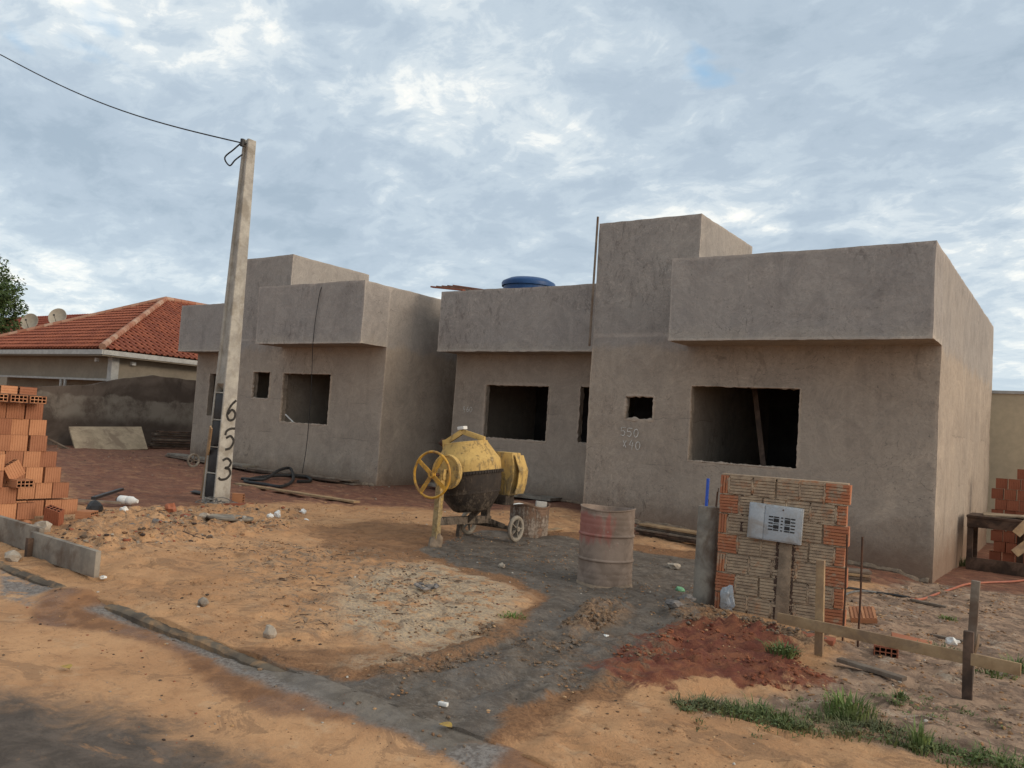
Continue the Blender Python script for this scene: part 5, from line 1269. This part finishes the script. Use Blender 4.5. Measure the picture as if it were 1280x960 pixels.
# wheelbarrow wheel near left house
wp = G(241, 584); wr = empty('spoked_wheel', wp+Vector((0, 0, .18)), 0, 'small grey spoked wheel standing by the left house corner', 'wheel')
RY_ = Matrix.Rotation(math.radians(90), 3, 'Y') 
MB().torus((0, 0, 0), .15, .03, 30, 8, RY_).build('tyre', 'concrete', wr, smooth=True)
mb = MB()
for a in range(5):
    v = Vector((0, math.cos(a*1.2566), math.sin(a*1.2566))); mb.bar((0, 0, 0), v*.15, .015, .03, (1, 0, 0))
mb.bar((0, 0, 0), (-.9, .2, .03), .04, .04); mb.build('spokes', 'wood_grey', wr)

# leaning slab at the boundary wall
mb = MB(); q = [AX(85, 535, -25.45), AX(176, 535, -25.45), AX(184, 563, -24.5), AX(94, 566, -24.5)]
nrm = (q[1]-q[0]).cross(q[2]-q[1]).normalized()*.06; mb.add([*q, *[p-nrm for p in q]], [(0, 1, 2, 3), (7, 6, 5, 4), (0, 4, 5, 1), (1, 5, 6, 2), (2, 6, 7, 3), (3, 7, 4, 0)])
mb.build('leaning_slab', 'slab', bevel=.01, label='tan rough slab leaning against the dark boundary wall', cat='slab')
for i in range(7):
    y0 = 15.6+i*.03; z_ = gz(-25, 16.5)+.06+i*.085
    MB().bar((-25.2+rng.uniform(-.1, .1), y0, z_), (-24.9+rng.uniform(-.1, .1), 19.2, z_), .3, .05).build('wood_plank', 'wood_grey' if i % 2 else 'wood_dark', label=('lowest', 'second', 'third', 'fourth', 'fifth', 'sixth', 'topmost')[i]+' long plank in the spaced stack right of the leaning tan slab', cat='plank', group='planks at the boundary wall')
for i in range(4):
    a = AX(60+i*6, 548+i*5, -24.6); b = AX(94+i*3, 565, -24.4); MB().bar(a, b, .12, .04).build('wood_scrap', 'wood_grey', label=('highest', 'second', 'third', 'lowest')[i]+' grey board scrap in the heap left of the leaning tan slab', cat='board', group='board scraps by the slab')

# round lid on the sand
lp = G(285, 657); R_l = Matrix.Rotation(.0, 3, 'X')
MB().lathe([(.001, .03), (.29, .03), (.305, .045), (.31, .03), (.30, .01), (.001, .008)], 36, Matrix.Rotation(-.05, 3, 'X'), (0, 0, 0)).build('round_tray', 'concrete', smooth=True, label='round grey drum lid lying on the sand below the pole', cat='lid').location = lp+Vector((-.02, .04, .01))

# right: bench with cement boards, bricks
tb = empty('work_table', (-1.2, 16.7, gz(-1.2, 16.7)), 0, 'rough dark wooden work table beside the right house wall', 'table')
tl = AY(1210, 640, 16.3); tz = .80-gz(-1.2, 16.7)+.05; 
x0, x1 = -.47, .95; zz0 = 0
tz = AY(1208, 643, 16.35).z-gz(-1.2, 16.7)
mb = MB(); mb.box(((x0+x1)/2, .0, tz-.02), (x1-x0, .9, .04)); mb.build('table_top', 'wood_dark', tb, bevel=.004)
for ya in (-.42, .42): MB().box(((x0+x1)/2, ya, tz-.12), (x1-x0-.02, .03, .16)).build('apron', 'wood_dark', tb, bevel=.003)
mb = MB(); mb.box(((x0+x1)/2, -.40, .10), (x1-x0-.02, .04, .24)); mb.build('bottom_rail', 'wood_dark', tb, bevel=.003)
for x in (x0+.06, x1-.35):
    for y in (-.38, .38): MB().box((x, y, tz/2-.03), (.09, .07, tz-.0)).build('leg', 'wood_dark', tb, bevel=.003)
mb = MB(); mb.box((.30, .1, tz/2), (.10, .05, tz-.1)); mb.build('brace', 'wood_dark', tb)
for i, (dx, dy, rz_, lab) in enumerate(((.05, .05, .1, 'pale cement covered board lying on the left half of the work table'), (.62, -.05, -.12, 'pale cement covered board lying on the right half of the work table'))):
    o = MB().box((0, 0, 0), (.62, .62, .03)).build('cement_board', 'slab', bevel=.004, wobble=.02, label=lab, cat='board'); o.location = Vector((-1.2+dx, 16.7+dy, gz(-1.2, 16.7)+tz+.022+.014*i)); o.rotation_euler = (0, .03*(1 if i else -1), rz_)
for i, (pa, pb_) in enumerate((((1270, 668), (1290, 648)), ((1268, 692), (1295, 672)))):
    MB().bar(AY(*pa, 16.0), AY(*pb_, 16.2), .14, .02, (0, 1, 0)).build('board_offcut', 'wood', label=('upper' if i == 0 else 'lower')+' pale board offcut sticking out at the right end of the work table', cat='board')
# brick pile behind the table
BRm = brick_mesh('hollow_brick', 'brick_red', .19, .14, .19)
for z in range(9):
    for c in range(6):
        if z == 8 and c < 2: continue
        for dp in range(1 if z < 8 else 1):
            o = brick((-1.36+c*.205+rng.uniform(-.012, .012)+(z % 2)*.05, 18.2+rng.uniform(-.02, .02), -.25+z*.197), (0, 0, rng.uniform(-.04, .04)), 'dull red brick behind the work table, %s row up, %s from the house wall' % (ORD[z], ORD[c]), 'bricks stacked behind the work table', BRm)
# ------------------------------------------------------------------ small litter as single things
for i, (px, py, r, mat, nm, lab, cat) in enumerate([
    (447, 648, .055, 'white', 'foam_lump', 'left one of two white lumps touching each other on the sand', 'lump'),
    (457, 643, .065, 'white', 'foam_lump', 'larger right one of two white lumps touching each other on the sand', 'lump'),
    ]): pass
LIT = [(337, 652, .055, 'white', 'foam_lump', 'white foam lump left of its twin on the sand below the left house window', 'foam lump', .8),
       (347, 648, .065, 'white', 'foam_lump', 'rounder white foam lump touching its twin, at the right of the pair', 'foam lump', .9),
       (379, 643, .06, 'white', 'foam_lump', 'white foam lump lying alone near the long tan plank', 'foam lump', .7),
       (383, 650, .045, 'white', 'foam_scrap', 'small white scrap just below the lone foam lump', 'scrap', .5),
       (254, 654, .085, 'stone', 'white_bowl', 'pale domed scrap half buried left of the round lid', 'scrap', .5),
       (156, 634, .0, 'white', '', '', '', 0),
       (337, 797, .058, 'stone', 'pale_rock', 'white block of stone lying on the bare sand near the kerb', 'rock', .95),
       (253, 760, .055, 'concrete', 'dark_rock', 'small dark grey rock on the sand above the kerb', 'rock', .7),
       (129, 722, .035, 'white', 'foam_scrap', 'small white scrap on the sand beside the upright concrete board end', 'scrap', .5),
       (154, 645, .06, 'white', 'foam_scrap', 'white torn scrap in front of the white plastic bottle', 'scrap', .8),
       (233, 650, .10, 'brick_red', 'brick_fragment', 'red half brick lying on the sand left of the round lid', 'brick fragment', .5),
       (212, 645, .10, 'brick_red', 'brick_fragment', 'dark broken brick lump between the bottle and the half brick', 'brick fragment', .8),
       (627, 712, .045, 'stone', 'cement_lump', 'grey cement crumb at the edge of the wet cement near the mixer', 'cement lump', .8),
       (842, 712, .09, 'stone', 'cement_lump', 'flat grey cement lump right of the steel drum', 'cement lump', .5),
       (850, 738, .055, 'green', 'green_bottle', 'crushed green plastic scrap by the concrete post', 'bottle', .6),
       (858, 757, .09, 'rag', 'dirty_rag', 'dirty grey rag heaped at the foot of the concrete post', 'rag', .45),
       (842, 770, .08, 'rag', 'dirty_rag', 'pale crumpled rag on the dark heap below the post', 'rag', .5),
       (165, 665, .09, 'rag', 'dirty_rag', 'black and grey rag on the sand right of the brick pile', 'rag', .4),
       (195, 663, .07, 'rag', 'dirty_rag', 'dark twisted cloth on the sand below the white bottle', 'rag', .6),
       (1190, 800, .06, 'white', 'white_bag', 'small white plastic bag behind the low rail near the dark stake', 'bag', .7),
       (1076, 795, .035, 'white', 'foam_scrap', 'small white scrap behind the low rail near the red brick', 'scrap', .6),
       (15, 712, .09, 'stone', 'cement_lump', 'rubbly grey lump in the gutter under the kerb at the left', 'cement lump', .6),
       (757, 800, .03, 'white', 'foam_scrap', 'tiny white scrap on the clods in front of the drum', 'scrap', .5)]
for i, (px, py, r, mat, nm, lab, cat, fl) in enumerate(LIT):
    if r <= 0: continue
    chunk(nm, px, py, r, mat, lab, cat, i+1, None, fl, .3 if 'rock' not in nm else .2)
# plastic bottle
pbt = G(160, 634, .08); bo = empty('plastic_bottle', pbt, .4, 'white plastic bottle lying on the debris right of the brick pile', 'bottle')
MB().lathe([(.001, -.16), (.055, -.158), (.066, -.14), (.066, -.04), (.058, -.02), (.066, .0), (.064, .06), (.035, .12), (.026, .15), (.001, .15)], 20, Matrix.Rotation(r90, 3, 'Y')).build('bottle_body', 'white', bo, smooth=True)
MB().lathe([(.001, .15), (.035, .15), (.035, .19), (.001, .19)], 14, Matrix.Rotation(-r90, 3, 'Y')).build('cap', 'rust', bo, smooth=True)
MB().bar(G(92, 630, .06), G(150, 634, .06), .10, .03).build('old_board', 'wood_grey', label='grey board lying between the brick pile and the white bottle', cat='board')
MB().bar(G(116, 628, .05), G(152, 617, .08), .06, .04).build('black_bar', 'black', label='black bar lying aslant behind the white bottle', cat='bar')
chunk('black_bucket', 118, 641, .13, 'black', 'crushed black bucket lying at the right foot of the brick pile', 'bucket', 3, None, .8, .15)
MB().tube([G(198, 664, .03), G(250, 678, .03)], .010, 6).build('thin_stick', 'wood_dark', label='thin dark stick on the sand below the red half brick', cat='stick')
# glove, plastic strip, bottle cap, leaves
mb = MB(); p = G(535, 742, .015)
for i in range(9):
    a = p+Vector((rng.uniform(-.08, .08), rng.uniform(-.12, .12), rng.uniform(0, .04))); mb.lump(a, (rng.uniform(.02, .05), rng.uniform(.02, .06), .015), i, .4, 1)
mb.build('torn_glove', 'rag', label='torn grey glove lying on the pale sand in front of the mixer', cat='glove')
p = G(553, 884, .018); MB().bar(p+Vector((-.03, 0, 0)), p+Vector((.03, .012, 0)), .028, .022).build('plastic_piece', 'white', bevel=.006, label='small white plastic piece on the wet cement near the kerb', cat='plastic piece')
def leaf(px, py, s_, lab):
    p = G(px, py, .015); vs = []; n = 9
    for i in range(n):
        t = i/(n-1); w__ = math.sin(t*math.pi)**.8*s_*.4; vs += [p+Vector((t*s_-s_/2, w__, .012*math.sin(t*3)+.008)), p+Vector((t*s_-s_/2, 0, .012*math.sin(t*3))), p+Vector((t*s_-s_/2, -w__, .012*math.sin(t*3)+.008))]
    mb = MB(); mb.add(vs, [(3*i+q, 3*i+q+1, 3*i+3+q+1, 3*i+3+q) for i in range(n-1) for q in range(2)]); mb.build('fallen_leaf', 'leafdry', smooth=True, label=lab, cat='leaf')
leaf(555, 935, .09, 'yellow fallen leaf at the dark edge of the gutter at the bottom'); leaf(82, 838, .09, 'yellow fallen leaf on the sandy road at the left')

# ------------------------------------------------------------------ crumbs, clods and weeds (uncountable)
def inside(p, poly): return sdist(np.array([p[0]]), np.array([p[1]]), poly)[0] > 0
ico = bmesh.new(); bmesh.ops.create_icosphere(ico, subdivisions=1, radius=1); IV = [v.co.copy() for v in ico.verts]; IF = [tuple(v.index for v in f.verts) for f in ico.faces]; ico.free()
def scatter(name, n, region, rmin, rmax, mat, seed, label=None):
    R = random.Random(seed); vs = []; fs = []; P = []
    while len(P) < n:
        q = region(R)
        if q: P.append(q)
    X = np.array([p[0] for p in P]); Y = np.array([p[1] for p in P]); Z = np.where(Y > YK, ground_h(X, Y), road_h(X, Y))
    for (x, y), z in zip(P, Z):
        r = rmin+(rmax-rmin)*R.random()**3; sx, sy, sz = R.uniform(.7, 1.4), R.uniform(.6, 1.2), R.uniform(.35, .8); a = R.uniform(0, 6.28); ca, sa_ = math.cos(a), math.sin(a); b = len(vs)
        for v in IV:
            k_ = r*R.uniform(.75, 1.2); X_, Y_ = v.x*sx*k_, v.y*sy*k_; vs.append((x+X_*ca-Y_*sa_, y+X_*sa_+Y_*ca, z+v.z*sz*k_+r*.15))
        fs += [tuple(b+i for i in f) for f in IF]
    me = bpy.data.meshes.new(name); me.from_pydata(vs, [], fs); me.materials.append(M[mat]); o = bpy.data.objects.new(name, me); COL.objects.link(o); o['kind'] = 'stuff'
    if label: o['label'] = label
def inpoly(poly, patch=.5):
    xs = [p[0] for p in poly]; ys = [p[1] for p in poly]
    def f(R):
        q = (R.uniform(min(xs), max(xs)), R.uniform(min(ys), max(ys)))
        if float(fbm(np.array([q[0]]), np.array([q[1]]), 3.3, 3, 55)[0]) < patch+R.uniform(-.06, .06): return None
        return q if inside(q, poly) else None
    return f
def anywhere(x0, x1, y0, y1, thr=.5, sd=3):
    def f(R):
        x, y = R.uniform(x0, x1), R.uniform(y0, y1)
        n = float(fbm(np.array([x]), np.array([y]), 1.4, 2, sd)[0]); return (x, y) if n > thr-R.uniform(0, .12) else None
    return f
scatter('pebbles', 9000, anywhere(-11, 0, 3.8, 10, .50), .002, .015, 'sandcrumb', 1, 'small pebbles and crumbs strewn over the sand')
scatter('pebbles', 500, anywhere(-10, -1, 2.6, 3.7, .5, 9), .003, .013, 'gravel', 2, 'fine crumbs lying in the gutter and on the road')
scatter('clods', 800, inpoly(P_LUMP), .004, .028, 'clod', 3, 'broken clods heaped on the wet cement')
scatter('clods', 1000, inpoly(P_LUMP2, .56), .003, .022, 'clod', 4, 'broken clods in the driven cement track')
scatter('clods', 1100, inpoly(P_LUMP3), .004, .032, 'clod', 5, 'rubble crumbs at the foot of the post and meter wall')
scatter('rubble', 900, inpoly(P_PALE), .003, .016, 'gravel', 6, 'pale gravel crumbs in front of the mixer')
scatter('rubble', 2600, inpoly(P_MUD), .003, .020, 'sandcrumb', 7, 'crumbs of mortar and stone at the right')
scatter('clods', 900, inpoly(P_RED2, .54), .003, .024, 'clod_red', 21, 'red earth clods on the dark red heap')
scatter('clods', 900, inpoly(P_RIM), .003, .016, 'clod', 22, 'wet crumbs along the edge of the slurry')
scatter('litter', 900, inpoly(P_DIRT), .002, .016, 'clod', 23, 'dark crumbs trodden into the sand')
scatter('rubble', 1300, inpoly(P_MOUND), .006, .035, 'gravel', 8, 'broken brick crumbs on the sand mound by the pile')
scatter('rubble', 500, anywhere(-24, -3, 9.8, 14, .5, 5), .008, .03, 'gravel', 10, 'crumbs on the red soil before the houses')

R_ = random.Random(77); mb = MB(); ft = inpoly(P_DIRT, .45); fm = inpoly(P_MOUND, .45); n_ = 0
while n_ < 170:
    q = (ft if n_ % 3 else fm)(R_)
    if not q: continue
    n_ += 1; a = R_.uniform(0, 3.14); L = R_.uniform(.02, .11); z = gz(*q)+.008; d_ = Vector((math.cos(a)*L, math.sin(a)*L, R_.uniform(-.01, .02)))
    p = Vector((q[0], q[1], z)); mb.tube([p-d_*.5, p+Vector((R_.uniform(-.01, .01), R_.uniform(-.01, .01), .004)), p+d_*.5], R_.uniform(.002, .005), 4)
o = mb.build('twigs', 'wood_dark', kind='stuff'); o['label'] = 'dark twigs and splinters trodden into the sand'
def blades(mb, c, n, r, hmin, hmax, R, lean=.5, wd=.006):
    for i in range(n):
        a = R.uniform(0, 6.28); q = R.random()**.7*r; b = Vector((c[0]+math.cos(a)*q, c[1]+math.sin(a)*q, 0)); b.z = c[2]-.01
        h_ = R.uniform(hmin, hmax); l = Vector((math.cos(a)*R.uniform(.2, 1)+R.uniform(-.4, .4), math.sin(a)*R.uniform(.2, 1)+R.uniform(-.4, .4), 0))*lean*h_; s_ = Vector((-math.sin(a), math.cos(a), 0))*wd*R.uniform(.6, 1.3)
        p1 = b+l*.35+Vector((0, 0, h_*.6)); p2 = b+l+Vector((0, 0, h_*R.uniform(.75, 1)))
        mb.add([b-s_, b+s_, p1+s_*.8, p1-s_*.8, p2], [(0, 1, 2, 3), (3, 2, 4)])
def leaves(mb, c, n, r, h_, R, sz=.018):
    for i in range(n):
        a = R.uniform(0, 6.28); q = R.random()**.6*r; p = Vector((c[0]+math.cos(a)*q, c[1]+math.sin(a)*q, c[2]+R.random()*h_)); s_ = sz*R.uniform(.5, 1.4)
        u = Vector((R.gauss(0, 1), R.gauss(0, 1), R.gauss(0, .5))).normalized(); v = u.cross(Vector((R.gauss(0, .5), R.gauss(0, .5), 1))).normalized()
        mb.add([p-u*s_, p+v*s_*.5, p+u*s_, p-v*s_*.5], [(0, 1, 2, 3)])
RG = random.Random(11)
mb = MB()
strip = [(858, 880, .07), (880, 885, .09), (905, 890, .10), (930, 893, .12), (960, 898, .12), (990, 903, .12), (1020, 905, .12), (1050, 907, .12), (1075, 912, .12), (1095, 915, .10), (1130, 925, .10), (1160, 932, .12), (1190, 940, .12), (1215, 948, .11), (1240, 955, .12), (1270, 962, .12), (1130, 885, .05), (905, 880, .06), (950, 886, .08)]
for px, py, r in strip:
    for _ in range(4):
        if RG.random() < .25: continue
        c = G(px+RG.uniform(-20, 20), py+RG.uniform(-9, 8)); rr_ = r*RG.uniform(.4, 1.3); leaves(mb, c, int(130*RG.uniform(.3, 1)), rr_, RG.uniform(.01, .045), RG, .012); blades(mb, c, 34, rr_*1.2, .02, .10, RG, .9, .0035)
for _ in range(60):
    c = G(RG.uniform(860, 1280), 880+RG.uniform(-8, 40)); c = G(RG.uniform(860, 1280), 0) if False else c
    leaves(mb, c, 14, .05, .02, RG, .010); blades(mb, c, 6, .05, .02, .05, RG, .9, .003)
o = mb.build('weeds', 'weed', kind='stuff'); o['label'] = 'low creeping weeds along the sandy pavement edge'
def tuft(px, py, n, r, h0, h1, lab, lv=0, mat='grass', lean=.5):
    mb = MB(); c = G(px, py); blades(mb, c, n, r, h0, h1, RG, lean); 
    if lv: leaves(mb, c, lv, r, h1*.5, RG, .014)
    mb.build('grass_tuft', mat, label=lab, cat='grass tuft')
tuft(1062, 893, 230, .17, .05, .17, 'tall bright grass tuft in the weeds below the pale stake', 100)
tuft(1150, 932, 40, .06, .08, .20, 'spiky grass tuft standing alone farther right in the weed strip', 0)
tuft(978, 828, 170, .13, .03, .12, 'low dusty weed clump on the dark red soil before the meter wall', 140, 'weed', .9)
tuft(1168, 812, 150, .22, .02, .08, 'low weed patch under the rail near the white bag', 160, 'weed', .9)
tuft(1240, 838, 140, .2, .03, .10, 'weed patch beside the right end of the rail', 120, 'weed', .8)
tuft(1185, 775, 60, .10, .03, .07, 'small green sprig on the pale soil beyond the rail', 40, 'grass', .8)
tuft(640, 772, 60, .12, .02, .06, 'small green sprout patch at the edge of the wet cement', 60, 'grass', .9)
tuft(1205, 708, 90, .16, .05, .22, 'dark weeds growing at the foot of the right house side wall', 60, 'weed', .4)
tuft(1272, 838, 80, .12, .06, .16, 'leafy weed at the right picture edge beside the rail', 120, 'weed', .6)
